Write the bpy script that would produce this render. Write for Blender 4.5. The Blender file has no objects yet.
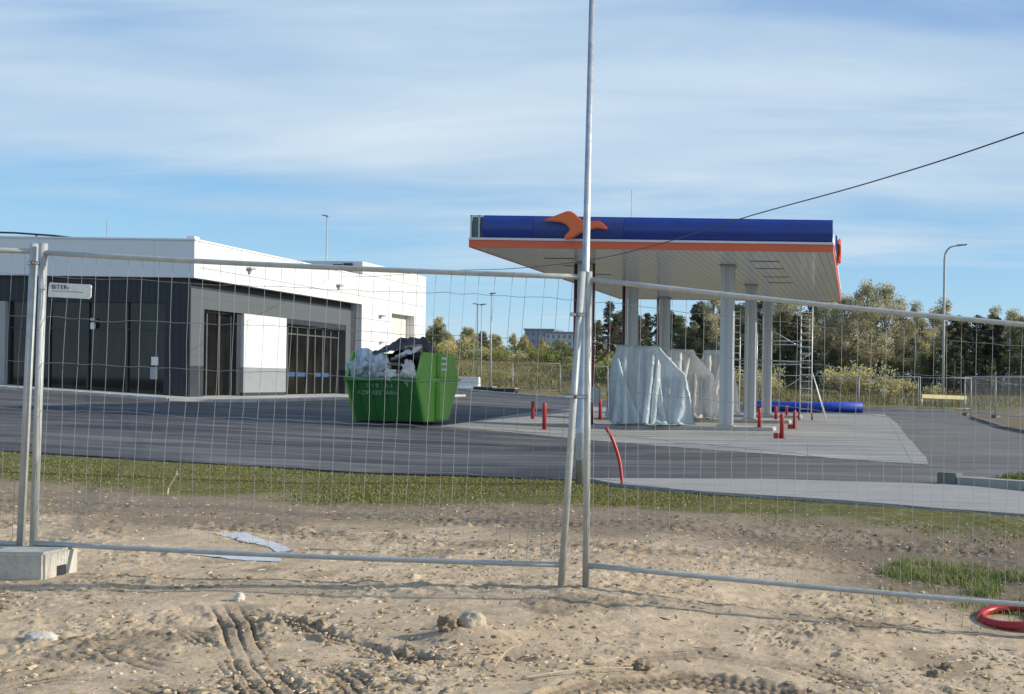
import bpy, bmesh, math, random
import numpy as np
from mathutils import Vector, Matrix, noise as mnoise

random.seed(7)
RNG = np.random.default_rng(11)
scene = bpy.context.scene
COL = scene.collection
R = math.radians

# ------------------------------------------------------------------ node helpers
class NT:
    def __init__(self, tree):
        self.t = tree; self.n = tree.nodes; self.l = tree.links
    def add(self, kind, **kw):
        nd = self.n.new(kind)
        for k, v in kw.items(): setattr(nd, k, v)
        return nd
    def put(self, sock, v):
        if isinstance(v, bpy.types.NodeSocket): self.l.new(v, sock)
        elif v is not None:
            if sock.type in ('RGBA',) and len(v) == 3: v = (*v, 1)
            sock.default_value = v
    def coord(self, which='Object'):
        return self.add('ShaderNodeTexCoord').outputs[which]
    def mapping(self, vec, scale=(1, 1, 1), rot=(0, 0, 0), loc=(0, 0, 0)):
        m = self.add('ShaderNodeMapping'); self.put(m.inputs['Vector'], vec)
        m.inputs['Scale'].default_value = scale; m.inputs['Rotation'].default_value = rot
        m.inputs['Location'].default_value = loc
        return m.outputs[0]
    def noise(self, vec, scale=5, detail=5, rough=.55, dist=0.0):
        n = self.add('ShaderNodeTexNoise'); self.put(n.inputs['Vector'], vec)
        n.inputs['Scale'].default_value = scale; n.inputs['Detail'].default_value = detail
        n.inputs['Roughness'].default_value = rough; n.inputs['Distortion'].default_value = dist
        return n.outputs[0]
    def voronoi(self, vec, scale=5, out='Distance'):
        n = self.add('ShaderNodeTexVoronoi'); self.put(n.inputs['Vector'], vec)
        n.inputs['Scale'].default_value = scale
        return n.outputs[out]
    def math(self, op, a, b=None, c=None, clamp=False):
        m = self.add('ShaderNodeMath', operation=op, use_clamp=clamp)
        self.put(m.inputs[0], a)
        if b is not None: self.put(m.inputs[1], b)
        if c is not None: self.put(m.inputs[2], c)
        return m.outputs[0]
    def ramp(self, fac, stops):
        r = self.add('ShaderNodeValToRGB'); self.put(r.inputs[0], fac)
        e = r.color_ramp.elements
        while len(e) < len(stops): e.new(.5)
        for el, (p, c) in zip(e, stops):
            el.position = p
            el.color = (c, c, c, 1) if isinstance(c, (int, float)) else (*c, 1)
        return r.outputs[0]
    def mix(self, fac, a, b, mode='MIX'):
        m = self.add('ShaderNodeMix', data_type='RGBA', blend_type=mode)
        self.put(m.inputs[0], fac); self.put(m.inputs[6], a); self.put(m.inputs[7], b)
        return m.outputs[2]
    def sep(self, vec):
        s = self.add('ShaderNodeSeparateXYZ'); self.put(s.inputs[0], vec); return s.outputs
    def bump(self, h, strength=.3, dist=.02, normal=None):
        b = self.add('ShaderNodeBump'); self.put(b.inputs['Height'], h)
        b.inputs['Strength'].default_value = strength; b.inputs['Distance'].default_value = dist
        if normal is not None: self.put(b.inputs['Normal'], normal)
        return b.outputs[0]

def new_mat(name):
    m = bpy.data.materials.new(name); m.use_nodes = True
    nt = NT(m.node_tree); nt.n.clear()
    out = nt.add('ShaderNodeOutputMaterial'); p = nt.add('ShaderNodeBsdfPrincipled')
    nt.l.new(p.outputs[0], out.inputs[0])
    return m, nt, p, out

def mul(c, k): return tuple(min(1, x * k) for x in c)

def simple(name, col, rough=.6, metal=0.0, var=.18, scale=3.0, bump=0.0, bscale=40, dirt=None, spec=.5, stretch=(1, 1, 1)):
    m, nt, p, out = new_mat(name)
    co = nt.mapping(nt.coord('Object'), stretch)
    n = nt.noise(co, scale, 6, .6)
    c = nt.mix(nt.ramp(n, [(.3, 0.0), (.7, 1.0)]), mul(col, 1 - var), mul(col, 1 + var))
    if dirt:
        d = nt.noise(co, scale * 2.3, 8, .7)
        c = nt.mix(nt.ramp(d, [(.5, 0.0), (.72, .6)]), c, dirt)
    nt.put(p.inputs['Base Color'], c)
    p.inputs['Metallic'].default_value = metal
    p.inputs['Specular IOR Level'].default_value = spec
    nt.put(p.inputs['Roughness'], nt.math('ADD', nt.math('MULTIPLY', n, .25), rough - .12, clamp=True))
    if bump:
        nt.put(p.inputs['Normal'], nt.bump(nt.noise(co, bscale, 4, .6), bump, .01))
    return m

def panelled(name, col, du, dz, line=.012, rough=.45, var=.06, linek=.45, ribs=None, offs=0.0, axis=None):
    """wall cladding whose joints run every du metres along the wall and dz metres up it"""
    m, nt, p, out = new_mat(name)
    co = nt.coord('Object'); x, y, z = nt.sep(co)
    s = {'x': x, 'y': y}.get(axis) or nt.math('ADD', x, y)
    def joint(v, step):
        q = nt.math('FRACT', nt.math('DIVIDE', nt.math('ADD', v, 200 + offs), step))
        return nt.math('LESS_THAN', q, line / step)
    j = None
    if du: j = joint(s, du)
    if dz:
        k = joint(z, dz); j = k if j is None else nt.math('MAXIMUM', j, k)
    n = nt.noise(nt.mapping(co, (1, 1, .25)), 1.2, 6, .65)
    c = nt.mix(n, mul(col, 1 - var), mul(col, 1 + var))
    h = None
    if ribs:
        q = nt.math('FRACT', nt.math('DIVIDE', nt.math('ADD', s, 200), ribs))
        h = nt.math('GREATER_THAN', q, .3)
        c = nt.mix(nt.math('MULTIPLY', nt.math('SUBTRACT', 1.0, h), .6), c, mul(col, .4))
    if j is not None:
        c = nt.mix(j, c, mul(col, linek))
    nt.put(p.inputs['Base Color'], c)
    p.inputs['Roughness'].default_value = rough
    return m

def attr_mat(name, rough=.8, translucent=0.0, mulc=None):
    m, nt, p, out = new_mat(name)
    a = nt.add('ShaderNodeAttribute'); a.attribute_name = 'col'
    c = nt.mix(1.0, a.outputs['Color'], mulc, 'MULTIPLY') if mulc else a.outputs['Color']
    nt.put(p.inputs['Base Color'], c)
    p.inputs['Roughness'].default_value = rough
    p.inputs['Specular IOR Level'].default_value = .15
    if translucent:
        t = nt.add('ShaderNodeBsdfTranslucent'); nt.put(t.inputs[0], c)
        mx = nt.add('ShaderNodeMixShader'); mx.inputs[0].default_value = translucent
        nt.l.new(p.outputs[0], mx.inputs[1]); nt.l.new(t.outputs[0], mx.inputs[2])
        nt.l.new(mx.outputs[0], out.inputs[0])
    return m

# ------------------------------------------------------------------ object helpers
def tag(o, label=None, cat=None, group=None, kind=None):
    if label: o['label'] = label
    if cat: o['category'] = cat
    if group: o['group'] = group
    if kind: o['kind'] = kind
    return o

def empty(name, loc, rz=0.0):
    o = bpy.data.objects.new(name, None); COL.objects.link(o)
    o.location = loc; o.rotation_euler = (0, 0, rz); o.empty_display_size = .2
    return o

class MB:
    def __init__(self): self.v = []; self.f = []
    def add(self, vs, fs):
        b = len(self.v); self.v += [tuple(v) for v in vs]
        self.f += [tuple(i + b for i in f) for f in fs]
        return self
    def box(self, x0, x1, y0, y1, z0, z1):
        vs = [(x, y, z) for z in (z0, z1) for y in (y0, y1) for x in (x0, x1)]
        return self.add(vs, [(0, 2, 3, 1), (4, 5, 7, 6), (0, 1, 5, 4), (2, 6, 7, 3), (0, 4, 6, 2), (1, 3, 7, 5)])
    def tube(self, pts, r, n=8, cap=True):
        pts = [Vector(p) for p in pts]
        rs = r if isinstance(r, (list, tuple)) else [r] * len(pts)
        vs = []; fs = []
        up = None
        for i, p in enumerate(pts):
            d = (pts[min(i + 1, len(pts) - 1)] - pts[max(i - 1, 0)]).normalized()
            if up is None:
                up = Vector((0, 0, 1)) if abs(d.z) < .9 else Vector((1, 0, 0))
            a = d.cross(up)
            if a.length < 1e-5: a = d.cross(Vector((0, 1, 0)))
            a.normalize(); b = a.cross(d).normalized(); up = b
            for k in range(n):
                t = 2 * math.pi * k / n
                vs.append(p + (a * math.cos(t) + b * math.sin(t)) * rs[i])
        for i in range(len(pts) - 1):
            for k in range(n):
                k2 = (k + 1) % n
                fs.append((i * n + k, i * n + k2, (i + 1) * n + k2, (i + 1) * n + k))
        if cap:
            fs.append(tuple(range(n))[::-1]); fs.append(tuple((len(pts) - 1) * n + k for k in range(n)))
        return self.add(vs, fs)
    def prism(self, poly, axis, a0, a1):
        """2-D polygon extruded along axis ('x','y','z')"""
        def to(p, a):
            return {'x': (a, p[0], p[1]), 'y': (p[0], a, p[1]), 'z': (p[0], p[1], a)}[axis]
        n = len(poly)
        vs = [to(p, a0) for p in poly] + [to(p, a1) for p in poly]
        fs = [tuple(range(n)), tuple(range(2 * n - 1, n - 1, -1))]
        fs += [(i, i + n, (i + 1) % n + n, (i + 1) % n) for i in range(n)]
        return self.add(vs, fs)
    def build(self, name, mat, parent=None, smooth=False, bevel=0.0):
        me = bpy.data.meshes.new(name); me.from_pydata(self.v, [], self.f); me.update()
        bm = bmesh.new(); bm.from_mesh(me); bmesh.ops.recalc_face_normals(bm, faces=bm.faces)
        if bevel:
            bmesh.ops.bevel(bm, geom=[e for e in bm.edges if len(e.link_faces) == 2 and e.calc_face_angle(0) > .5],
                            offset=bevel, segments=2, affect='EDGES', clamp_overlap=True)
        bm.to_mesh(me); bm.free()
        if smooth:
            for p in me.polygons: p.use_smooth = True
        if mat: me.materials.append(mat)
        o = bpy.data.objects.new(name, me); COL.objects.link(o)
        if parent: o.parent = parent
        return o

def grid_obj(name, V, nu, nv, mat, parent=None, wrap=False, smooth=True):
    """V: (nv, nu, 3) array"""
    V = np.asarray(V, dtype=np.float32).reshape(-1, 3)
    i = np.arange(nv - 1)[:, None]; j = np.arange(nu if wrap else nu - 1)[None, :]
    j2 = (j + 1) % nu
    F = np.stack([i * nu + j, i * nu + j2, (i + 1) * nu + j2, (i + 1) * nu + j], -1).reshape(-1, 4)
    return np_obj(name, V, F, mat, parent, smooth)

def np_obj(name, V, F, mat, parent=None, smooth=False, col=None):
    me = bpy.data.meshes.new(name)
    k = F.shape[1]
    me.vertices.add(len(V)); me.vertices.foreach_set('co', np.asarray(V, np.float32).ravel())
    me.loops.add(F.size); me.loops.foreach_set('vertex_index', F.astype(np.int32).ravel())
    me.polygons.add(len(F))
    me.polygons.foreach_set('loop_start', np.arange(0, F.size, k, dtype=np.int32))
    me.update(calc_edges=True)
    me.polygons.foreach_set('use_smooth', np.full(len(F), smooth))
    if col is not None:
        a = me.attributes.new('col', 'FLOAT_COLOR', 'POINT')
        c = np.ones((len(V), 4), np.float32); c[:, :3] = col
        a.data.foreach_set('color', c.ravel())
    me.validate()
    if mat: me.materials.append(mat)
    o = bpy.data.objects.new(name, me); COL.objects.link(o)
    if parent: o.parent = parent
    return o

def copy_tree(o, parent=None):
    c = o.copy(); COL.objects.link(c)
    if parent: c.parent = parent
    for ch in list(o.children): copy_tree(ch, c)
    return c

def text_mesh(name, body, size, mat, parent, loc, rot, extrude=.001):
    cu = bpy.data.curves.new(name, 'FONT'); cu.body = body; cu.size = size; cu.extrude = extrude
    tmp = bpy.data.objects.new(name + '_curve', cu); COL.objects.link(tmp)
    dg = bpy.context.evaluated_depsgraph_get()
    me = bpy.data.meshes.new_from_object(tmp.evaluated_get(dg))
    bpy.data.objects.remove(tmp); bpy.data.curves.remove(cu)
    me.name = name; me.materials.clear(); me.materials.append(mat)
    o = bpy.data.objects.new(name, me); COL.objects.link(o)
    o.parent = parent; o.location = loc; o.rotation_euler = rot
    return o

# ------------------------------------------------------------------ noise in numpy
def vnoise(x, y, seed=0):
    xi = np.floor(x).astype(np.int64); yi = np.floor(y).astype(np.int64)
    xf = x - xi; yf = y - yi
    def h(a, b):
        n = (a * 374761393 + b * 668265263 + seed * 974711) & 0xffffffff
        n = ((n ^ (n >> 13)) * 1274126177) & 0xffffffff
        return ((n ^ (n >> 16)) & 0xffff) / 32767.5 - 1
    u = xf * xf * (3 - 2 * xf); v = yf * yf * (3 - 2 * yf)
    return (h(xi, yi) * (1 - u) + h(xi + 1, yi) * u) * (1 - v) + (h(xi, yi + 1) * (1 - u) + h(xi + 1, yi + 1) * u) * v

def fbm(x, y, s, o=4, seed=0, g=.5):
    z = 0; a = 1
    for k in range(o):
        c, t = math.cos(.7 * k + .3), math.sin(.7 * k + .3)
        z = z + a * vnoise((x * c - y * t) / s, (x * t + y * c) / s, seed + 17 * k); a *= g; s *= .5
    return z

def sst(t):
    t = np.clip(t, 0, 1); return t * t * (3 - 2 * t)

# ------------------------------------------------------------------ terrain
def site(x):
    t = np.maximum(0, -np.asarray(x, float) - 8)
    return np.minimum(.038 * t + .017 * np.maximum(0, t - 16), 1.25)

def terrain(x, y):
    x = np.asarray(x, float); y = np.asarray(y, float)
    z = site(x)
    lift = np.interp(x, [-60, -25, -8, 12], [3.3, 3.0, 1.7, 1.0])
    z = z + sst((y - 63) / 75) * lift
    hd = np.interp(x, [-15, -5.5, -1.9, 1.0, 6], [.38, .215, .17, -.09, -.25])
    w = 1 - sst((y - 7.2) / 6.3)
    return z * (1 - w) + hd * w

def tz(x, y): return float(terrain(x, y))

ASPHALT = [(-70, 20), (-30, 18.0), (-13.97, 16.9), (-9.6, 16.65), (-4.6, 15.8), (-2.4, 15.3), (1.25, 15.3), (1.4, 15.95), (1.7, 17.0), (2.7, 18.1),
           (5.2, 20.2), (12, 23), (12, 27), (7, 29.5), (5.2, 32), (4.75, 37), (4.7, 58.5), (-2, 59.2), (-16, 60.2), (-18.5, 63), (-27, 68), (-45, 70), (-70, 70)]
FORECOURT = [(1.15, 19.45), (1.05, 40.8), (.8, 53), (-13.6, 51.5), (-13.2, 40), (-11.9, 29.2), (-8.0, 27.2), (-4.1, 23.4)]
PATH = [(-4.25, 15.75), (-1.65, 16.05), (1.3, 15.55), (2.4, 14.45), (6, 13.4), (6, 10.8), (1.8, 12.1), (.39, 12.8), (-.88, 13.5), (-2.4, 14.15), (-3.6, 15.0)]

def inside(poly, x, y):
    r = np.zeros(x.shape, bool); n = len(poly)
    for i in range(n):
        x0, y0 = poly[i]; x1, y1 = poly[(i + 1) % n]
        if y0 == y1: continue
        c = ((y0 > y) != (y1 > y)) & (x < (x1 - x0) * (y - y0) / (y1 - y0) + x0)
        r ^= c
    return r

# tyre tracks in the loose soil: (polyline, half width, depth, tread pitch)
TRACKS = [
    ([(-3.533, 5.403), (-3.405, 5.302), (-3.215, 5.127), (-2.953, 4.858), (-2.645, 4.495), (-2.403, 4.194)], 0.05, 0.03, 0.03),
    ([(-3.786, 6.033), (-3.622, 5.935), (-3.38, 5.645), (-3.115, 5.255), (-2.846, 4.882), (-2.528, 4.501), (-2.241, 4.175)], 0.095, 0.032, 0.036),
    ([(-3.399, 5.844), (-3.045, 5.642), (-2.6, 5.285), (-2.257, 5.083), (-1.89, 4.827)], 0.06, 0.055, 0.05),
    ([(-1.89, 4.245), (-1.881, 4.533), (-1.832, 4.795), (-1.776, 4.958)], 0.085, 0.036, 0.045),
    ([(-0.956, 4.261), (-0.865, 4.522), (-0.746, 4.717)], 0.11, 0.038, 0.06),
    ([(-4.313, 5.227), (-3.771, 5.036), (-3.289, 4.822), (-2.857, 4.609)], 0.09, 0.014, 0.04),
    ([(-2.944, 5.183), (-2.651, 5.003), (-2.279, 4.639), (-1.961, 4.241)], 0.07, 0.016, 0.04),
    ([(-1.415, 4.24), (-1.206, 4.76), (-0.85, 5.065), (-0.359, 4.944), (0.061, 4.478)], 0.11, 0.03, 0.05),
    ([(-3.582, 4.247), (-3.465, 4.515), (-3.092, 4.473), (-2.684, 4.235)], 0.09, 0.018, 0.04),
    ([(-1.338, 5.275), (-0.883, 5.563), (-0.346, 5.461), (0.163, 5.064)], 0.11, 0.012, 0.05),
    ([(-9, 8.9), (-6, 9.2), (-3, 8.6), (0, 8.4), (3, 8.2)], .22, .03, .10),
    ([(-9, 10.3), (-6, 10.6), (-3, 10.1), (0, 9.9), (3, 9.6)], .22, .035, .10),
]

def soil_detail(x, y, want_mask=False):
    z = .024 * fbm(x, y, 1.3, 3, 3) + .006 * fbm(x, y, .34, 3, 9)
    rough = .25 + .75 * np.clip(fbm(x, y, .7, 3, 77) * 1.3 + .25, 0, 1.2)
    z += rough * (.0065 * fbm(x, y, .075, 4, 21, .6) + .012 * np.maximum(0, fbm(x, y, .055, 2, 41) - .5) * 2)
    z += rough * .022 * np.maximum(0, fbm(x * .8, y, .08, 3, 55) - .72)
    z -= rough * .016 * np.maximum(0, fbm(x, y * 1.4, .16, 2, 56) - .6)
    # flakes and cracks drawn out across the view
    u_, v_ = x * .55 + y * .1, y * 1.5 + x * .22
    fl = 1 - np.abs(fbm(u_, v_, .22, 4, 81, .6)) * 1.7
    z += rough * .011 * np.maximum(0, fl - .62) * (fbm(x, y, .5, 2, 83) > -.1)
    z += rough * .010 * sst((fbm(u_, v_, .11, 4, 85, .6) - .25) * 7)
    # mound under the big rock and the hollow beside it
    z += .055 * np.exp(-(((x + 2.05) / .2) ** 2 + ((y - 5.42) / .13) ** 2))
    z -= .06 * np.exp(-(((x + 1.72) / .10) ** 2 + ((y - 5.12) / .07) ** 2))
    m = (y > 3.3) & (y < 12.5) & (x > -10) & (x < 3.2)
    xs, ys = x[m], y[m]; dz = np.zeros(xs.shape); mk = np.zeros(xs.shape)
    wob = .035 * fbm(xs, ys, .3, 3, 5)
    for pl, w, dep, pitch in TRACKS:
        best = np.full(xs.shape, 9.0); sl = np.zeros(xs.shape); acc = 0; sd = np.zeros(xs.shape)
        for (x0, y0), (x1, y1) in zip(pl[:-1], pl[1:]):
            L = math.hypot(x1 - x0, y1 - y0); ux, uy = (x1 - x0) / L, (y1 - y0) / L
            t = np.clip((xs - x0) * ux + (ys - y0) * uy, 0, L)
            px, py = xs - x0 - t * ux, ys - y0 - t * uy
            d = np.hypot(px, py); b = d < best
            best = np.where(b, d, best); sl = np.where(b, acc + t, sl)
            sd = np.where(b, np.sign(ux * py - uy * px), sd); acc += L
        q = (best + wob * .22) / w
        fade = sst(sl / .3) * sst((acc - sl) / .3) * np.clip(.8 + .8 * fbm(xs, ys, .4, 2, 31), 0, 1.1)
        floor = 1 - sst((q - .85) / .25)
        berm = np.exp(-((q - 1.15) / .16) ** 2)
        lug = np.sign(np.sin(2 * math.pi * (sl + .3 * best) / pitch)) * .5
        ribs = np.maximum(0, np.cos(2 * math.pi * (sd * best / w * 1.5 + .15))) ** 5.0
        dz += fade * dep * (-floor * (.30 + 1.25 * ribs - .22 * lug * (1 - ribs)) + berm * (.22 + .6 * fbm(xs, ys, .07, 3, 13)))
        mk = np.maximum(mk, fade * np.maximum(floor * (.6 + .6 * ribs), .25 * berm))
    z[m] += dz
    if want_mask:
        M_ = np.zeros(x.shape); M_[m] = mk; return z, M_
    return z

# one sheet of ground: dense where the bare soil is, coarse out to the horizon
t_in = np.linspace(-.93, .24, 660)
t_l = -.93 - np.cumsum(.0018 * 1.16 ** np.arange(1, 52)); t_r = .24 + np.cumsum(.0018 * 1.16 ** np.arange(1, 52))
T = np.concatenate([t_l[::-1], t_in, t_r])
Y1 = np.geomspace(3.6, 18, 620)
Y0 = np.linspace(-25, 3.4, 26)
st = Y1[-1] - Y1[-2]
Y2 = []; yy = 18.0
while yy < 4000:
    st = min(st * 1.05, max(.25, .02 * yy)) if yy < 300 else st * 1.06
    yy += st; Y2.append(yy)
YY = np.concatenate([Y0, Y1, np.array(Y2)])
gx = T[None, :] * np.maximum(YY, 3.6)[:, None]; gy = np.repeat(YY[:, None], len(T), 1)
gz = terrain(gx, gy)
soilw = 1 - sst((gy - 11.5) / 3.0)
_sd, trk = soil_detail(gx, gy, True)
gz = gz + _sd * (soilw * .9 + .1 * (gy < 20))
far = sst((gy - 62) / 10)
gz += far * (.12 * fbm(gx, gy, 6, 3, 61) + .5 * fbm(gx, gy, 45, 2, 62) * sst((gy - 90) / 60))
gz = np.where(inside(ASPHALT, gx, gy) | inside(PATH, gx, gy), gz * 0 + terrain(gx, gy) - .10, gz)

def soil_z(x, y):
    a = np.array([float(x)]); b = np.array([float(y)])
    return float(terrain(a, b)[0] + (soil_detail(a, b) * (1 - sst((b - 11.5) / 3)) * .9)[0])

# zone weights stored on the sheet: r = turf, g = dark moist soil and painted rut shade, b = meadow
wob = fbm(gx, gy, 1.1, 3, 91)
edge = np.interp(gx, [-14, -9.5, -4.6, -2, 1, 6], [13.6, 12.9, 12.0, 11.5, 10.4, 9.5])
turf = sst((gy - edge + .55 * wob) / .9) * (1 - sst((gy - 30) / 20))
damp_shaded = np.exp(-((gy - (edge - 1.15) + .5 * wob) / .85) ** 2) * .9
damp_shaded = np.maximum(damp_shaded, 1.0 * sst((gx + 1.2) / 2.0 + .35 * wob) * sst((gy - 7.0 - .25 * wob) / .8))
damp_shaded = np.maximum(damp_shaded, .55 * sst((fbm(gx, gy, .7, 4, 15) - .4) * 2.2))
damp_shaded = np.maximum(damp_shaded, 1.0 * trk)  # ruts darkened for the shade inside them, painted as soil colour
damp_shaded = np.maximum(damp_shaded, .8 * sst((gy - 8.6 + .8 * wob) / 1.6))
mead = sst((gy - 57) / 6)
zone = np.stack([turf, damp_shaded, mead], -1).reshape(-1, 3)

gm, nt, p, out = new_mat('ground_soil')
co = nt.coord('Object')
a = nt.add('ShaderNodeAttribute'); a.attribute_name = 'col'
zr, zg, zb = nt.sep(a.outputs['Vector'])
n1 = nt.noise(co, .9, 8, .62); n2 = nt.noise(co, 7, 9, .68); n3 = nt.noise(co, 38, 8, .72)
dry = nt.mix(nt.ramp(n1, [(.32, 0.0), (.68, 1.0)]), (.485, .36, .235), (.69, .53, .36))
dry = nt.mix(nt.ramp(n2, [(.38, .75), (.60, 0.0)]), dry, (.38, .30, .20))
dry = nt.mix(nt.ramp(n3, [(.56, 0.0), (.74, .7)]), dry, (.70, .59, .43))
dry = nt.mix(nt.ramp(n3, [(.27, .8), (.43, 0.0)]), dry, (.24, .185, .12))  # dark specks: crumbs, and tiny shadows of the grit painted in
wet_shaded = nt.mix(n2, (.085, .066, .046), (.205, .16, .112))
c = nt.mix(nt.math('MULTIPLY', zg, nt.ramp(n2, [(.2, .65), (.8, 1.0)])), dry, wet_shaded)
trf = nt.mix(nt.ramp(n2, [(.35, 0.0), (.65, 1.0)]), (.10, .105, .03), (.18, .165, .06))
trf = nt.mix(nt.ramp(nt.noise(co, 2.1, 5, .6), [(.52, 0.0), (.66, .65)]), trf, (.24, .19, .11))
c = nt.mix(zr, c, trf)
md = nt.mix(nt.ramp(nt.noise(co, .22, 6, .65), [(.35, 0.0), (.65, 1.0)]), (.17, .145, .055), (.29, .235, .11))
md = nt.mix(nt.ramp(nt.noise(nt.mapping(co, (.6, 2.4, 1)), 1.5, 7, .7), [(.42, .65), (.6, 0.0)]), md, (.115, .105, .045))
c = nt.mix(zb, c, md)
nt.put(p.inputs['Base Color'], c); p.inputs['Roughness'].default_value = .95; p.inputs['Specular IOR Level'].default_value = .12
h = nt.math('ADD', nt.math('MULTIPLY', n2, .5), nt.math('ADD', nt.math('MULTIPLY', n3, .35), nt.math('MULTIPLY', nt.noise(co, 120, 4, .7), .15)))
nt.put(p.inputs['Normal'], nt.bump(h, .8, .03))
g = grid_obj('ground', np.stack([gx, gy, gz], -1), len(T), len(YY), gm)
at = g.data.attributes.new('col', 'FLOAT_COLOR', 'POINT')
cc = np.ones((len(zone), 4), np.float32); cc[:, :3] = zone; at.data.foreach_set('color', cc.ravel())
tag(g, kind='structure')

def sheet(name, poly, mat, off, step=1.5):
    bm = bmesh.new()
    f = bm.faces.new([bm.verts.new((x, y, 0)) for x, y in poly])
    xs = [q[0] for q in poly]; ys = [q[1] for q in poly]
    for ax, lo, hi in (((1, 0, 0), min(xs), max(xs)), ((0, 1, 0), min(ys), max(ys))):
        k = lo + step
        while k < hi:
            bmesh.ops.bisect_plane(bm, geom=bm.verts[:] + bm.edges[:] + bm.faces[:], plane_co=Vector(ax) * k, plane_no=ax)
            k += step
    bmesh.ops.triangulate(bm, faces=[f for f in bm.faces if len(f.verts) > 4])
    for v in bm.verts:
        if v.is_boundary:
            v.co.x += .07 * mnoise.noise(v.co * .9 + Vector((3, 0, 0))); v.co.y += .10 * mnoise.noise(v.co * .8 + Vector((0, 7, 0)))
        v.co.z = tz(v.co.x, v.co.y) + off
    edges = [e for e in bm.edges if e.is_boundary]
    ret = bmesh.ops.extrude_edge_only(bm, edges=edges)
    for v in ret['geom']:
        if isinstance(v, bmesh.types.BMVert): v.co.z -= .14
    bmesh.ops.recalc_face_normals(bm, faces=bm.faces)
    me = bpy.data.meshes.new(name); bm.to_mesh(me); bm.free(); me.materials.append(mat)
    o = bpy.data.objects.new(name, me); COL.objects.link(o); tag(o, kind='structure')
    return o

am, nt, p, out = new_mat('asphalt'); co = nt.coord('Object')
n1 = nt.noise(co, .35, 6, .6); n2 = nt.noise(nt.mapping(co, (.22, .8, 1), (0, 0, R(6))), 1.0, 6, .65); n3 = nt.noise(co, 60, 3, .7)
c = nt.mix(n3, (.040, .041, .045), (.085, .087, .092))
c = nt.mix(nt.ramp(n1, [(.42, 0.0), (.62, .6)]), c, (.15, .143, .132))
c = nt.mix(nt.ramp(nt.noise(nt.mapping(co, (.5, .9, 1)), .22, 5, .55), [(.38, .75), (.5, 0.0)]), c, (.030, .032, .038))
c = nt.mix(nt.ramp(n2, [(.50, 0.0), (.64, .7)]), c, (.19, .18, .16))
n4 = nt.noise(nt.mapping(co, (.10, 3.2, 1), (0, 0, R(-2))), 1.0, 4, .6)
c = nt.mix(nt.ramp(n4, [(.53, 0.0), (.64, .55)]), c, (.22, .21, .195))
n6 = nt.noise(nt.mapping(co, (.35, 5.5, 1), (0, 0, R(3))), 1.0, 6, .7)
c = nt.mix(nt.ramp(n6, [(.56, 0.0), (.70, .6)]), c, (.25, .235, .21))
n7 = nt.noise(nt.mapping(co, (.2, 1.3, 1), (0, 0, R(-3))), 1.0, 5, .6)
c = nt.mix(nt.ramp(n7, [(.36, .7), (.5, 0.0)]), c, (.030, .032, .040))
ax_, ay_, az_ = nt.sep(co)
side = nt.ramp(nt.math('DIVIDE', nt.math('ADD', ax_, 12.0), 20.0), [(.35, 0.0), (.7, 1.0)])
n8 = nt.noise(nt.mapping(co, (.30, 2.2, 1), (0, 0, R(5))), 1.0, 7, .7)
c = nt.mix(nt.math('MULTIPLY', side, nt.ramp(n8, [(.36, .25), (.62, .85)])), c, (.215, .195, .17))
n9 = nt.noise(co, 14, 6, .75)
c = nt.mix(nt.ramp(n9, [(.58, 0.0), (.74, .5)]), c, (.23, .215, .19))
nt.put(p.inputs['Base Color'], c); p.inputs['Roughness'].default_value = .8; p.inputs['Specular IOR Level'].default_value = .25
nt.put(p.inputs['Normal'], nt.bump(nt.noise(co, 90, 2, .6), .35, .008))
sheet('asphalt_road', ASPHALT, am, .03, 2.0)

fm, nt, p, out = new_mat('forecourt_concrete'); co = nt.coord('Object')
x, y, z = nt.sep(co)
n1 = nt.noise(nt.mapping(co, (.5, 1.2, 1)), .8, 7, .65); n2 = nt.noise(co, 25, 5, .6)
c = nt.mix(nt.ramp(n1, [(.3, 0.0), (.7, 1.0)]), (.24, .228, .205), (.43, .405, .365))
c = nt.mix(nt.math('MULTIPLY', n2, .3), c, (.2, .19, .18))
def jline(v, step, w):
    return nt.math('LESS_THAN', nt.math('FRACT', nt.math('DIVIDE', nt.math('ADD', v, 100.0), step)), w / step)
jj = nt.math('MAXIMUM', jline(x, 4.2, .03), jline(y, 3.1, .04))
c = nt.mix(nt.math('MULTIPLY', jj, .7), c, (.10, .095, .09))
n5 = nt.noise(nt.mapping(co, (.1, 3.0, 1)), 1.0, 5, .6)
c = nt.mix(nt.ramp(n5, [(.46, 0.0), (.58, .8)]), c, (.14, .134, .125))  # dark streaks painted in for long shadows of fence and columns
c = nt.mix(nt.ramp(nt.noise(nt.mapping(co, (.16, 5.0, 1), (0, 0, R(4))), 1.0, 5, .65), [(.52, 0.0), (.62, .75)]), c, (.54, .51, .455))
nt.put(p.inputs['Base Color'], c); p.inputs['Roughness'].default_value = .85
sheet('concrete_forecourt', FORECOURT, fm, .038, 2.0)

pm, nt, p, out = new_mat('path_paving'); co = nt.coord('Object')
n1 = nt.noise(co, 1.1, 7, .65)
br = nt.add('ShaderNodeTexBrick'); nt.put(br.inputs['Vector'], co)
br.inputs['Scale'].default_value = 1.0; br.inputs['Brick Width'].default_value = .2; br.inputs['Row Height'].default_value = .1
br.inputs['Mortar Size'].default_value = .004
br.inputs['Color1'].default_value = (.30, .29, .27, 1); br.inputs['Color2'].default_value = (.36, .35, .33, 1); br.inputs['Mortar'].default_value = (.3, .3, .3, 1)
c = nt.mix(nt.ramp(n1, [(.38, 0.0), (.62, .75)]), br.outputs[0], (.34, .31, .265))
c = nt.mix(nt.ramp(nt.noise(nt.mapping(co, (.4, 2.5, 1)), 1.4, 6, .65), [(.5, 0.0), (.66, .6)]), c, (.24, .22, .19))
nt.put(p.inputs['Base Color'], c); p.inputs['Roughness'].default_value = .85
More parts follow.
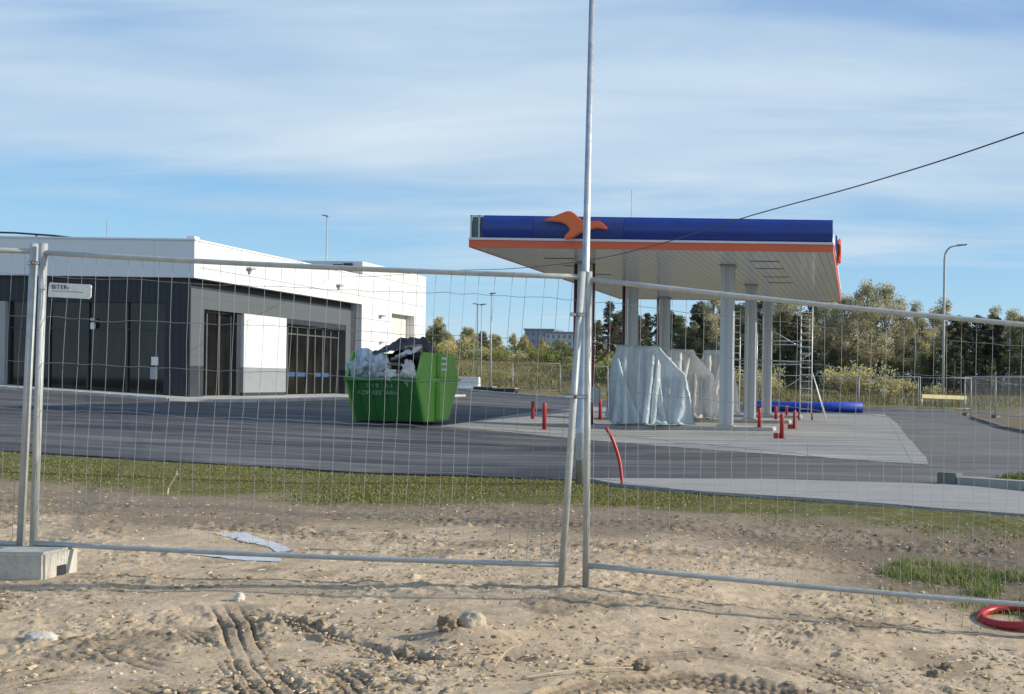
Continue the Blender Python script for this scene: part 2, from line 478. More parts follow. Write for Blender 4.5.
sheet('paved_path', PATH, pm, .046, 1.0)

M = {}
M['kerb'] = simple('kerb_concrete', (.50, .48, .44), .85, var=.2, scale=1.5, bump=.3, bscale=60, dirt=(.25, .22, .18))
M['kerb_mid'] = simple('worn_kerb', (.36, .35, .32), .85, var=.2, scale=1.5)
M['kerb_dark'] = simple('dark_concrete', (.17, .165, .15), .85, var=.25, scale=2)  # plain dark grey concrete tone
M['galv'] = simple('galvanised_steel', (.52, .54, .55), .42, .65, var=.16, scale=9, bump=.08, bscale=70, dirt=(.34, .33, .31))
M['galv_light'] = simple('galvanised_tube', (.43, .445, .425), .5, .2, var=.14, scale=14, dirt=(.38, .36, .33))
M['wire'] = simple('galvanised_wire', (.28, .29, .30), .55, .3, var=.12, scale=6)
M['block'] = simple('cast_concrete', (.50, .47, .40), .9, var=.18, scale=6, bump=.5, bscale=50, dirt=(.28, .24, .18))
M['rust'] = simple('rusty_steel', (.25, .12, .06), .8, .2, var=.3, scale=30)
M['white_paint'] = simple('white_paint', (.78, .78, .76), .5, var=.05, scale=2)
M['parapet'] = panelled('white_cladding', (.70, .70, .685), 3.0, 1.05, .03, .5, .06, .45)
M['parapet_front'] = panelled('parapet_cladding', (.76, .76, .75), 4.1, 0, .02, .5, .04, .75)
M['dark_ribs'] = panelled('dark_ribbed_cladding', (.020, .022, .028), 0, 0, ribs=.22, rough=.5, var=.15)
M['dark_flat'] = simple('dark_grey_panel', (.034, .037, .043), .5, var=.15, scale=1)
M['grey_panel'] = panelled('grey_panel', (.098, .108, .112), 0, 1.05, .012, .5, .05, .6)
M['light_panel'] = simple('pale_panel', (.68, .68, .67), .5, var=.04, scale=1)
M['mid_grey'] = simple('mid_grey_panel', (.36, .37, .37), .55, var=.06, scale=1)
M['frame_dark'] = simple('anthracite_frame', (.035, .037, .042), .4, var=.1)
M['frame_alu'] = simple('aluminium_frame', (.13, .13, .125), .4, .3, var=.1)
M['cream_door'] = panelled('cream_shutter', (.68, .64, .55), 0, .25, .012, .6, .04, .8)
M['roof'] = simple('roof_membrane', (.2, .2, .2), .9)
M['red'] = simple('red_enamel', (.42, .028, .026), .42, var=.15, scale=8, dirt=(.30, .04, .03))
M['red_pipe'] = simple('red_plastic', (.40, .028, .030), .4, var=.12, scale=8)
M['maroon'] = simple('maroon_pipe', (.17, .045, .038), .45, var=.15, scale=3)
M['orange'] = simple('orange_band', (.72, .13, .045), .42, var=.06, scale=1)
M['orange_bird'] = simple('orange_plastic', (.80, .15, .03), .35, var=.05, scale=2)
M['fascia_white'] = simple('white_trim', (.72, .68, .70), .45, var=.04)
M['blue_fascia'] = simple('blue_fascia', (.022, .052, .27), .33, var=.08, scale=1.2)
M['blue_mid'] = simple('blue_fascia_matt', (.032, .058, .23), .55, var=.06)
M['blue_plate'] = simple('blue_backing', (.035, .055, .21), .6, var=.05)
M['soffit'] = panelled('soffit_panels', (.72, .745, .75), .22, 0, .035, .20, .05, .62, axis='x')
M['column'] = simple('column_steel', (.50, .52, .53), .42, .15, var=.06, scale=1.2, stretch=(1, 1, .2))
M['column_dark'] = simple('column_recess', (.30, .315, .32), .5, .1, var=.06, scale=1)
M['island'] = simple('island_concrete', (.40, .385, .36), .85, var=.12, scale=1.5, bump=.2, bscale=40)
M['blue_pipe'] = simple('blue_pipe', (.025, .07, .42), .5, var=.08, scale=2)
M['black_rubber'] = simple('black_plastic', (.025, .025, .027), .6, var=.2)
M['alu'] = simple('aluminium', (.74, .75, .75), .42, .15, var=.1, scale=4)
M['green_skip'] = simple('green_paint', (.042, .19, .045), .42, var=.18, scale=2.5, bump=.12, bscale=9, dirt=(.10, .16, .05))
M['green_sunlit'] = simple('sunlit_green_paint', (.20, .46, .085), .4, var=.14, scale=2.5, bump=.12, bscale=9, dirt=(.20, .30, .08))  # same green paint lightened for the sunlit ends, sun painted in
M['text_green'] = simple('pale_green_lettering', (.42, .56, .40), .7, var=.3, scale=12)
M['text_black'] = simple('black_lettering', (.03, .03, .03), .7)
M['text_grey'] = simple('grey_lettering', (.32, .33, .32), .7)
M['tarp_black'] = simple('black_tarpaulin', (.035, .030, .032), .55, var=.3, scale=4, dirt=(.10, .085, .07))
M['timber'] = simple('weathered_timber', (.24, .18, .13), .85, var=.25, scale=5)
M['cardboard'] = simple('cardboard', (.42, .28, .17), .9, var=.12, scale=4)
M['blue_tub'] = simple('blue_plastic', (.03, .16, .50), .45, var=.1)
M['cloth_white'] = simple('white_sacking', (.62, .60, .57), .8, var=.12, scale=5)
M['yellow_board'] = simple('pale_yellow_paint', (.74, .64, .32), .6, var=.12, scale=2)
M['stone'] = simple('pale_stone', (.44, .37, .275), .9, var=.2, scale=14, bump=.5, bscale=40, dirt=(.34, .27, .19))
M['white_stone'] = simple('white_stone', (.56, .52, .45), .9, var=.12, scale=14, bump=.4, bscale=40, dirt=(.42, .35, .26))
M['clod'] = simple('earth_clod', (.25, .185, .12), .95, var=.3, scale=14, bump=.6, bscale=40)
M['straw'] = simple('dry_stalk', (.52, .43, .27), .85, var=.2, scale=10)
M['plastic_sheet'] = simple('pale_blue_sheet', (.58, .585, .59), .35, var=.1, scale=4, dirt=(.42, .38, .32))
M['cable'] = simple('cable_sheath', (.09, .088, .09), .6)
M['sign_white'] = simple('sign_plate', (.74, .76, .72), .55, var=.10, scale=16, dirt=(.52, .52, .46))

# dark shop glass
def glass_mat(name, tint, streak=0.6, rough=.05):
    m, nt, p, out = new_mat(name); co = nt.coord('Object')
    n = nt.noise(nt.mapping(co, (2.2, 2.2, .35)), 1.0, 5, .6)
    n2 = nt.noise(nt.mapping(co, (.5, .5, .9)), 1.3, 4, .6)
    c = nt.mix(nt.ramp(n, [(.42, 0.0), (.7, streak)]), tint, mul(tint, 3.2))
    c = nt.mix(nt.ramp(n2, [(.45, 0.0), (.65, .5)]), c, mul(tint, .4))
    nt.put(p.inputs['Base Color'], c); p.inputs['Roughness'].default_value = .05
    p.inputs['Specular IOR Level'].default_value = .45
    return m
M['glass_front'] = glass_mat('shop_glass_front', (.016, .016, .0145))
M['glass_side'] = glass_mat('shop_glass_side', (.010, .0105, .011), .35)

def film_mat(name, col, alpha, rough=.28, trans=.3, va=(.74, 1.25)):
    m, nt, p, out = new_mat(name); co = nt.coord('Object')
    n = nt.noise(nt.mapping(co, (3, 3, .8)), 1.4, 6, .65)
    nv_ = nt.noise(nt.mapping(co, (5, 5, .7)), 1.3, 5, .6)
    nt.put(p.inputs['Base Color'], nt.mix(nt.ramp(nv_, [(.42, 0.0), (.62, 1.0)]), mul(col, va[0]), mul(col, va[1])))  # pale streaks painted into the colour for glints along the folds
    p.inputs['Roughness'].default_value = rough
    p.inputs['Specular IOR Level'].default_value = .6
    nt.put(p.inputs['Normal'], nt.bump(nt.noise(nt.mapping(co, (1, 1, .3)), 7, 5, .55), .22, .04))
    tr = nt.add('ShaderNodeBsdfTranslucent'); nt.put(tr.inputs[0], col)
    mx = nt.add('ShaderNodeMixShader'); mx.inputs[0].default_value = trans
    nt.l.new(p.outputs[0], mx.inputs[1]); nt.l.new(tr.outputs[0], mx.inputs[2])
    tp = nt.add('ShaderNodeBsdfTransparent')
    m2 = nt.add('ShaderNodeMixShader')
    nt.put(m2.inputs[0], nt.ramp(n, [(.3, max(0, alpha - .15)), (.75, min(1, alpha + .2))]))
    nt.l.new(tp.outputs[0], m2.inputs[1]); nt.l.new(mx.outputs[0], m2.inputs[2])
    nt.l.new(m2.outputs[0], out.inputs[0])
    return m
M['film_blue'] = film_mat('clear_blue_film', (.72, .80, .83), .97, .30, .4, (.84, 1.14))
M['film_white'] = film_mat('white_film', (.92, .915, .90), 1.0, .45, .5, (.93, 1.05))
M['film_bag'] = film_mat('clear_rubbish_bag', (.72, .78, .84), .88)

# ------------------------------------------------------------------ kerbs
def kerb(pts, w=.16, h=.12, mat='kerb', name='kerb'):
    mb = MB()
    for (x0, y0), (x1, y1) in zip(pts[:-1], pts[1:]):
        L = math.hypot(x1 - x0, y1 - y0); n = max(1, int(round(L / 1.0)))
        nx, ny = -(y1 - y0) / L * w / 2, (x1 - x0) / L * w / 2
        for i in range(n):
            a, b = i / n + .006 / L, (i + 1) / n - .006 / L
            q = []
            for t in (a, b):
                x, y = x0 + (x1 - x0) * t, y0 + (y1 - y0) * t
                z = tz(x, y) + .03
                q.append((x, y, z))
            (xa, ya, za), (xb, yb, zb) = q
            vs = [(xa + nx, ya + ny, za - .2), (xa - nx, ya - ny, za - .2), (xb - nx, yb - ny, zb - .2), (xb + nx, yb + ny, zb - .2),
                  (xa + nx, ya + ny, za + h), (xa - nx, ya - ny, za + h), (xb - nx, yb - ny, zb + h), (xb + nx, yb + ny, zb + h)]
            mb.add(vs, [(0, 1, 2, 3), (4, 7, 6, 5), (0, 4, 5, 1), (1, 5, 6, 2), (2, 6, 7, 3), (3, 7, 4, 0)])
    o = mb.build(name, M[mat], bevel=.012); tag(o, kind='structure'); return o
kerb([(-27, 67.9), (-18.5, 62.9), (-16, 60.1), (-2, 59.1), (4.7, 58.4)], .18, .13)
kerb([(4.75, 48.5), (4.75, 37), (5.2, 32), (7, 29.5), (12, 27)], .18, .10, 'kerb_dark')
kerb([(1.35, 15.68), (2.45, 15.02), (6.5, 13.9)], .2, .12, 'kerb_mid')
MB_ = MB().box(-.16, .16, -.12, .12, -.1, .175); o = MB_.build('kerb_end', M['kerb_dark'], bevel=.015); o.location = (1.22, 15.78, .03); o.rotation_euler = (0, 0, R(-31)); tag(o, kind='structure')

# ------------------------------------------------------------------ shop building
shop = empty('station_shop', (-28, 43, .6))
tag(shop, 'low flat-roofed shop, white parapet over dark front and grey glazed side', 'building')
shop_inv = Matrix.Translation((28, -43, -.6))
def spart(name, mb, mat, parent=shop, bevel=0.0):
    # coordinates are given in world space; keep them by shifting into the shop's frame
    off = Vector((28, -43, -.6))
    mb.v = [tuple(Vector(v) + off) for v in mb.v]
    o = mb.build(name, mat, None, bevel=bevel); o.parent = parent
    return o
spart('wall', MB().box(-46, -25.05, 38.35, 49.0, .3, 5.0), M['dark_flat'])
# dark front cladding beside and above the front glazing (front wall plane y = 37.5)
mb = MB(); mb.box(-25.2, -24.335, 37.5, 37.54, .3, 4.98); mb.box(-45, -25.2, 37.5, 38.0, 4.08, 4.98); mb.box(-45, -25.2, 37.52, 38.0, .3, .76)
spart('front_cladding', mb, M['dark_ribs'])
spart('pale_pier', MB().box(-31.6, -30.85, 37.42, 38.0, .5, 4.06), M['mid_grey'])
spart('parapet', MB().box(-46.2, -24.06, 37.3, 37.6, 4.98, 6.30), M['parapet_front'])
spart('parapet', MB().box(-24.36, -24.05, 37.6, 49.6, 4.98, 6.30), M['parapet'])
spart('coping', MB().box(-46.2, -24.02, 37.26, 37.64, 6.302, 6.36).box(-24.40, -24.02, 37.64, 49.6, 6.302, 6.36), M['white_paint'])
spart('roof', MB().box(-46, -24.36, 37.6, 49.6, 5.6, 5.75), M['roof'])
spart('soffit', MB().box(-46, -24.36, 37.602, 49.58, 4.99, 5.05), M['dark_flat'])
# front glazing
fg = spart('front_window', MB().box(-30.85, -25.2, 37.62, 37.66, .76, 4.08), M['glass_front'])
for xm in (-30.82, -29.4, -28.0, -26.6, -25.23):
    spart('mullion', MB().box(xm - .035, xm + .035, 37.56, 37.70, .762, 4.078), M['frame_dark'])
spart('transom', MB().box(-30.78, -25.27, 37.57, 37.612, 3.1, 3.15), M['frame_dark'])
spart('notice', MB().box(-25.75, -25.5, 37.600, 37.612, 1.85, 2.15), M['white_paint'])
spart('notice', MB().box(-25.78, -25.52, 37.602, 37.614, 1.35, 1.78), M['mid_grey'])
spart('wall_lamp', MB().box(-27.85, -27.72, 37.45, 37.56, 3.1, 3.35).box(-27.82, -27.75, 37.4, 37.56, 3.4, 3.5), M['white_paint'], bevel=.02)
spart('left_window', MB().box(-45, -31.6, 37.62, 37.66, .76, 4.08), M['glass_front'])
# grey frame along the side (plane x = -24.3)
XS = -24.32
mb = MB(); mb.box(XS - .5, XS, 37.545, 49.1, 3.93, 4.63)
mb.box(XS - .5, XS, 37.545, 38.3, 1.85, 3.93); mb.box(XS - .5, XS, 48.65, 49.1, 1.85, 3.93)
spart('side_frame', mb, M['grey_panel'])
mb = MB(); mb.box(XS - .5, XS - .003, 37.545, 38.3, .3, 1.847); mb.box(XS - .5, XS - .003, 48.65, 49.1, .3, 1.847)
mb.box(XS - .5, XS - .004, 40.72, 43.68, .3, .86); mb.box(XS - .42, XS - .1, 40.45, 40.7, .78, 3.9)
mb.box(XS - .6, XS - .25, 37.545, 49.58, 4.633, 4.98); mb.box(XS - .9, XS - .01, 49.1, 49.58, .3, 4.63)
spart('dark_trim', mb, M['dark_flat'])
spart('white_panel', MB().box(XS - .45, XS + .02, 40.72, 43.68, 1.85, 3.93), M['light_panel'])
M['panel_grey'] = simple('lower_panel_grey', (.26, .275, .28), .5, var=.05)
spart('grey_panel', MB().box(XS - .45, XS + .02, 40.72, 43.68, .863, 1.847), M['panel_grey'])
def glazing(y0, y1, z0, z1, cuts, name, tr):
    g_ = spart(name, MB().box(XS - .40, XS - .36, y0, y1, z0, z1), M['glass_side'])
    mb = MB()
    for yc in cuts: mb.box(XS - .44, XS - .30, yc - .035, yc + .035, z0 + .002, z1 - .002)
    mb.box(XS - .43, XS - .31, y0 + .04, y1 - .04, z1 - .1, z1 - .003)
    for t in tr: mb.box(XS - .43, XS - .31, y0 + .04, y1 - .04, t, t + .06)
    f = spart('frame', mb, M['frame_alu'], None)
    f.parent = g_
    return g_
glazing(38.3, 40.45, .76, 3.93, (38.33, 38.95, 39.7, 40.42), 'side_window', ())
dr = glazing(43.68, 48.65, .80, 3.72, (43.72, 44.35, 45.1, 45.9, 46.55, 47.2, 47.9, 48.6), 'sliding_door', (3.3,))
M['blue_tape'] = simple('blue_tape', (.03, .075, .17), .5)
for y0, y1 in ((43.8, 44.3), (44.42, 45.05), (45.2, 45.85), (46.6, 47.15), (47.3, 47.85)):
    st_ = spart('blue_tape', MB().box(XS - .355, XS - .35, y0, y1, 1.52, 1.70), M['blue_tape'], None); st_.parent = dr
spart('door_header', MB().box(XS - .4, XS - .02, 43.7, 48.63, 3.723, 3.928), M['frame_dark'])
# plinth and pavement
# rear block, taller, flush with the parapet
mb = MB(); mb.box(-42, -24.05, 49.6, 52.7, .3, 7.0); mb.box(-42, -24.05, 55.3, 56.7, .3, 7.0); mb.box(-42, -24.05, 52.7, 55.3, 4.78, 7.0); mb.box(-42, -24.5, 52.702, 55.298, .3, 4.778)
spart('rear_block', mb, M['parapet'])
spart('delivery_door', MB().box(-24.52, -24.47, 52.72, 55.28, .6, 4.77), M['cream_door'])
spart('roof_vent', MB().box(-24.9, -24.5, 49.5, 49.597, 6.55, 6.9).box(-25.4, -25.0, 49.5, 49.597, 6.6, 6.85), M['frame_dark'])
for yy_ in (40.4, 47.2): spart('side_lamp', MB().box(-24.04, -23.88, yy_, yy_ + .35, 5.62, 5.7).box(-24.02, -23.96, yy_ + .1, yy_ + .16, 5.45, 5.62), M['mid_grey'])
spart('side_lamp', MB().box(-24.04, -23.85, 51.3, 51.6, 4.5, 4.6), M['mid_grey'])
spart('socket_box', MB().box(-24.04, -23.9, 51.4, 51.55, 3.2, 3.3), M['mid_grey'])
spart('corner_box', MB().box(-24.38, -24.1, 36.95 + .4, 37.62, 6.363, 6.46), M['white_paint'])
spart('antenna', MB().tube([(-27.7, 38.0, 6.2), (-27.7, 38.0, 7.15)], .012, 6), M['galv'])
mb = MB(); mb.tube([(-33, 38.2, 6.62), (-31.2, 38.2, 6.60), (-29.8, 38.2, 6.52), (-28.6, 38.2, 6.40)], .035, 8)
for xq, zq in ((-32.2, 6.61), (-30.4, 6.56)): mb.tube([(xq, 38.2, 5.7), (xq, 38.2, zq)], .03, 6)
spart('roof_rail', mb, M['dark_flat'])
PAVE = [(-46, 36.0), (-23.9, 35.9), (-22.7, 36.4), (-22.3, 38), (-22.3, 57.5), (-23.9, 57.5), (-23.9, 37.1), (-46, 37.1)]
sheet('shop_pavement', [(-46, 36.0), (-23.9, 35.9), (-22.8, 36.5), (-22.3, 38), (-22.3, 57.5), (-46, 57.5)], simple('pavement_slabs', (.44, .42, .38), .85, var=.15, scale=1.2, dirt=(.32, .28, .22)), .11, 2.0)
kerb([(-46, 35.9), (-23.9, 35.8), (-22.72, 36.42), (-22.2, 38), (-22.2, 57.5)], .16, .10)

# ------------------------------------------------------------------ canopy over the pumps
CX0, CX1, CY0, CY1, CZ = -11.16, -1.07, 29.1, 46.6, 5.18
can = empty('fuel_canopy', ((CX0 + CX1) / 2, (CY0 + CY1) / 2, 0))
tag(can, 'flat canopy on grey steel columns, blue fascia with orange bird emblem', 'canopy')
cinv = Vector((-(CX0 + CX1) / 2, -(CY0 + CY1) / 2, 0))
def cpart(name, mb, mat, parent=can, smooth=False, bevel=0.0):
    # the right-hand edge runs in slightly towards the back
    mb.v = [tuple(Vector((v[0] - (.0155 * (v[1] - CY0) * max(0, (v[0] - CX0) / (CX1 - CX0)) if v[2] > CZ - .03 and name not in ('column', 'collar', 'drainpipe', 'conduit', 'base_plate') else 0), v[1], v[2])) + cinv) for v in mb.v]
    o = mb.build(name, mat, None, smooth, bevel); o.parent = parent; return o
cpart('soffit', MB().box(CX0 + .02, CX1 - .02, CY0 + .02, CY1 - .02, CZ, CZ + .06), M['soffit'])
cpart('deck', MB().box(CX0 + .25, CX1 - .25, CY0 + .3, CY1 - .25, CZ + .062, CZ + .75), M['mid_grey'])
mb = MB(); mb.box(CX0, CX1, CY0 - .03, CY0 + .018, CZ - .02, CZ + .185); mb.box(CX0, CX0 + .018, CY0 + .02, CY1, CZ - .02, CZ + .185)
mb.box(CX1 - .018, CX1, CY0 + .02, CY1, CZ - .02, CZ + .185); mb.box(CX0 + .02, CX1 - .02, CY1 - .018, CY1, CZ - .02, CZ + .185)
cpart('orange_band', mb, M['orange'])
mb = MB(); mb.box(CX0, CX1, CY0 - .06, CY0 + .2, CZ + .187, CZ + .25)
mb.box(CX1 - .2, CX1 + .03, CY0 + .202, CY1, CZ + .187, CZ + .25); mb.box(CX0, CX0 + .2, CY0 + .202, CY1, CZ + .187, CZ + .25)
cpart('white_trim', mb, M['fascia_white'])
prof = []   # bulging blue fascia profile (y outwards, z)
for k in range(15):
    t = k / 14; zz = CZ + .253 + .62 * t
    prof.append((CY0 - .03 - .13 * math.sin(math.pi * min(1, t * 1.05)) ** .8 if 0 < t < 1 else CY0 - .02, zz))
prof += [(CY0 + .24, CZ + .873), (CY0 + .24, CZ + .253)]
n_ = len(prof)
xs_ = [CX0 + .40, -9.35, -6.85, CX1 - .02]
for a_, b_ in zip(xs_[:-1], xs_[1:]):
    cpart('blue_fascia', MB().prism(prof, 'x', a_ + .004, b_ - .004), M['blue_mid'] if a_ == -9.35 else M['blue_fascia'], smooth=False)
# bare corner where the fascia is missing, on the left
mb = MB(); mb.box(CX0 + .02, CX0 + .06, CY0 + .0, CY0 + .05, CZ + .252, CZ + .87); mb.box(CX0 + .24, CX0 + .29, CY0 + .0, CY0 + .05, CZ + .252, CZ + .87)
mb.box(CX0 + .02, CX0 + .38, CY0 + .0, CY0 + .04, CZ + .845, CZ + .875)
cpart('fascia_bracket', mb, M['column'])
cpart('corner_panel', MB().box(CX0 + .03, CX0 + .385, CY0 + .07, CY0 + .09, CZ + .252, CZ + .84), simple('green_backing', (.10, .16, .14), .5))
# side fascia (light grey, curved) and emblem on it
sp = []
for k in range(10):
    t = k / 9; sp.append((CX1 - .05 + .04 * math.sin(math.pi * t), CZ + .252 + .55 * t))
sp += [(CX1 - .2, CZ + .802), (CX1 - .2, CZ + .252)]
cpart('side_fascia', MB().prism(sp, 'y', CY0 + .26, CY1), M['fascia_white'])
sp2 = [(CX0 - (x_ - CX1), z_) for x_, z_ in sp]
cpart('side_fascia', MB().prism(sp2, 'y', CY0 + .45, CY1), M['fascia_white'])
BIRD = [(130, 192), (345, 105), (388, 112), (465, 180), (530, 195), (618, 186), (645, 202), (700, 256), (682, 263), (605, 250), (530, 268), (455, 298),
        (410, 326), (352, 356), (316, 350), (322, 325), (372, 268), (335, 222), (278, 203)]
def bird(k=36.4):
    return [((u / 8.68 - 47.5) / k, -(v / 8.68 - 24) / k) for u, v in BIRD]
bc = ((530 + 47.5 - 870 - 5) / 1050 * 28.8, CZ + .66)
pol = [(bc[0] + x_, bc[1] + z_) for x_, z_ in bird()]
cpart('bird_emblem', MB().prism(pol, 'y', CY0 - .30, CY0 - .18), M['orange_bird'], bevel=.03)
# second emblem on the right-hand side, seen edge on
pol2 = [(33.0 + x_ * 1.1, CZ + .55 + z_) for x_, z_ in bird()]
cpart('bird_emblem', MB().prism(pol2, 'x', CX1 + .06, CX1 + .16), M['orange_bird'], bevel=.03)
cpart('emblem_plate', MB().box(CX1 + .0, CX1 + .05, 31.9, 34.2, CZ + .2, CZ + .85), M['blue_plate'])
# light slots in the soffit
for yq in (31.6, 33.6, 36.2, 38.2):
    for xq in (-9.4, -3.2):
        cpart('soffit_light', MB().box(xq - .45, xq + .45, yq - .05, yq + .05, CZ - .012, CZ - .001), M['frame_dark'])
cpart('lightning_rod', MB().tube([(-7.1, 31, CZ + .75), (-7.1, 31, CZ + 2.0)], .012, 6), M['galv'])
ROWS = (32.8, 39.2, 45.5)
for xq in (-8.93, -4.48):
    for yq in ROWS:
        cm = MB(); s = .20
        # box column with a shallow groove down each face
        P = [(-s, -s), (-.05, -s), (-.05, -s + .035), (.05, -s + .035), (.05, -s), (s, -s), (s, -.05), (s - .035, -.05), (s - .035, .05), (s, .05), (s, s), (-s, s), (-s, .05), (-s + .035, .05), (-s + .035, -.05), (-s, -.05)]
        cm.prism([(xq + a_, yq + b_) for a_, b_ in P], 'z', .1, CZ - .002)
        c_ = cpart('column', cm, M['column'])
        bp = cpart('base_plate', MB().box(xq - .28, xq + .28, yq - .28, yq + .28, .10, .185), M['column_dark'], None); bp.parent = c_
        cl = cpart('collar', MB().box(xq - .24, xq + .24, yq - .24, yq + .24, CZ - .05, CZ - .004), M['column_dark'], None); cl.parent = c_
        if xq < -6:
            d_ = cpart('drainpipe', MB().tube([(xq - .30, yq - .02, .12), (xq - .30, yq - .02, CZ - .02)], .055, 10), M['maroon'], None, True); d_.parent = c_
# dark conduit and the loose loop of red hose on the first column
d_ = cpart('conduit', MB().tube([(-8.62, 32.62, .12), (-8.62, 32.62, CZ - .02)], .035, 8), M['maroon'], smooth=True)
lp = []
for k in range(33):
    t = k / 32
    lp.append((-8.6 + .78 * math.sin(math.pi * t) ** .9 * (1 - .25 * t), 32.5, 2.05 + 1.1 * t + .55 * math.sin(math.pi * t) ** 2))
cpart('hose_loop', MB().tube([(-8.6, 32.55, .3), (-8.6, 32.5, 1.4)] + lp, .032, 8), M['maroon'], smooth=True)

cpart('junction_box', MB().box(-8.70, -8.36, 32.45, 32.58, .85, 1.32), M['mid_grey'], bevel=.015)

# pump islands
for yq in ROWS:
    o = MB().box(-11.0, -2.95, yq - .55, yq + .55, -.1, .15)
    isl = o.build('pump_island', M['island'], bevel=.03); tag(isl, kind='structure')

# wrapped fuel dispensers
def cover(name, mat, x0, x1, xt0, xt1, yc, d, h, zb, seed, parent, droop=1.0, pw=1.0):
    nu, nv = 260, 100; rng = np.random.default_rng(seed)
    th = np.linspace(0, 2 * np.pi, nu, endpoint=False); lv = np.linspace(0, 1, nv)
    TH, LV = np.meshgrid(th, lv)
    side = np.clip(LV / .86, 0, 1); e = side ** pw
    a = x0 + (xt0 - x0) * side ** .5; b = x1 + (xt1 - x1) * e
    cx = (a + b) / 2; hx = (b - a) / 2; hy = d / 2 * (1 - .22 * side)
    top = np.clip((LV - .86) / .14, 0, 1)
    sh = np.sqrt(np.maximum(0, 1 - top ** 2)) if False else (1 - top)
    c, s_ = np.cos(TH), np.sin(TH); q = 2 / 2.6
    px = np.sign(c) * np.abs(c) ** q; py = np.sign(s_) * np.abs(s_) ** q
    fold = np.zeros_like(TH)
    for k in range(7):
        f_ = rng.integers(5, 26); ph = rng.uniform(0, 6.28); sl = rng.uniform(-3, 3)
        fold += np.abs(np.sin(f_ * .5 * TH + ph + sl * LV)) ** 1.5 * rng.uniform(.4, 1) * np.clip(1.25 - LV * rng.uniform(.2, .9), 0, 1)
    fold = (fold / 7 - .3) * .12
    # long folds that run down from the gathered top, periodic round the pump
    cth, sth = np.cos(TH), np.sin(TH)
    rid = 1 - np.abs(fbm(cth * 2.6 + seed + .35 * LV, sth * 2.6 + .55 * LV, .62, 4, seed, .55))
    rid2 = 1 - np.abs(fbm(cth * 1.3 + 1.4 * LV, sth * 1.3 + 2.0 * LV + seed, .55, 3, seed + 9, .5))
    kn = (.10 * (rid ** 3 - .4) + .03 * (rid2 ** 3 - .4)) * (1 - .55 * np.abs(px) ** 3 * (LV > .1))
    X = cx + hx * px * sh * (1 + fold + kn); Yv = yc + hy * py * sh * (1 + fold * 1.3 + kn)
    tilt = (px * .5 + .5)
    hz = h - droop * .38 * tilt * np.clip(LV, 0, 1) ** 1.5 - .10 * np.abs(py)
    Z = zb + hz * (side * .93 + .07 * (1 - (1 - top) ** 2)) + .06 * fbm(TH * 2, LV * 3, .5, 3, seed + 4) * LV
    Z[0] = zb + .02 * rng.random(nu)
    return grid_obj(name, np.stack([X, Yv, Z], -1), nu, nv, mat, parent, wrap=True)

def drape(boxes, w, d, cx, cy, h, seed, frames=54, n=78):
    """let a sheet fall over a few boxes and keep the settled shape as a plain mesh"""
    tmp = []
    def coll(bm):
        me = bpy.data.meshes.new('collider'); bm.to_mesh(me); bm.free(); o = bpy.data.objects.new('collider', me); COL.objects.link(o)
        o.modifiers.new('c', 'COLLISION'); o.collision.thickness_outer = .02; o.collision.cloth_friction = 25; tmp.append(o)
    for (x0, x1, y0, y1, z1) in boxes:
        bm = bmesh.new(); bmesh.ops.create_cube(bm, size=1)
        for v in bm.verts: v.co = Vector((x0 + (v.co.x + .5) * (x1 - x0), y0 + (v.co.y + .5) * (y1 - y0), -.3 + (v.co.z + .5) * (z1 + .3)))
        bmesh.ops.bevel(bm, geom=bm.edges[:], offset=.04, segments=2, affect='EDGES'); coll(bm)
    bm = bmesh.new(); bmesh.ops.create_grid(bm, x_segments=1, y_segments=1, size=8); coll(bm)
    bm = bmesh.new(); bmesh.ops.create_grid(bm, x_segments=n, y_segments=int(n * d / w), size=.5)
    bmesh.ops.delete(bm, geom=[v for v in bm.verts if abs(2 * v.co.x) ** 2.6 + abs(2 * v.co.y) ** 2.6 > 1.12], context='VERTS')
    for v in bm.verts:
        x, y = v.co.x * w, v.co.y * d
        v.co = Vector((cx + x + .02 * mnoise.noise(Vector((x * 2, y * 2, seed))), cy + y, h + .05 + .05 * mnoise.noise(Vector((x * 1.5, y * 1.5, seed + 9)))))
    me = bpy.data.meshes.new('sheet'); bm.to_mesh(me); bm.free(); o = bpy.data.objects.new('sheet', me); COL.objects.link(o); tmp.append(o)
    m = o.modifiers.new('cl', 'CLOTH'); q = m.settings
    q.quality = 7; q.mass = .25; q.tension_stiffness = 25; q.compression_stiffness = 25; q.shear_stiffness = 8; q.bending_stiffness = .45; q.air_damping = 1.2
    m.collision_settings.collision_quality = 3; m.collision_settings.distance_min = .02; m.collision_settings.use_self_collision = False
    m.point_cache.frame_end = frames + 2
    scene.frame_start = 1; scene.frame_end = frames
    for f in range(1, frames + 1): scene.frame_set(f)
    dg = bpy.context.evaluated_depsgraph_get(); res = bpy.data.meshes.new_from_object(o.evaluated_get(dg))
    for k in tmp: bpy.data.objects.remove(k)
    scene.frame_set(1)
    bm = bmesh.new(); bm.from_mesh(res); bmesh.ops.subdivide_edges(bm, edges=bm.edges[:], cuts=1, use_grid_fill=True, smooth=.6); bm.normal_update()
    for v in bm.verts:      # sharp crinkles finer than the sheet's own cells
        c = v.co + Vector((seed * 2.3, 0, 0))
        r1 = 1 - 2 * abs(mnoise.noise(Vector((c.x * 2.1, c.y * 2.1, c.z * 1.5)) + .6 * mnoise.noise_vector(c * 1.7)))
        r2 = 1 - 2 * abs(mnoise.noise(c * 5.2 + .5 * mnoise.noise_vector(c * 3)))
        v.co += v.normal * (.018 * max(0, r1) ** 3 + .015 * max(0, r2) ** 3)
    bm.to_mesh(res); bm.free()
    for p_ in res.polygons: p_.use_smooth = True
    return res

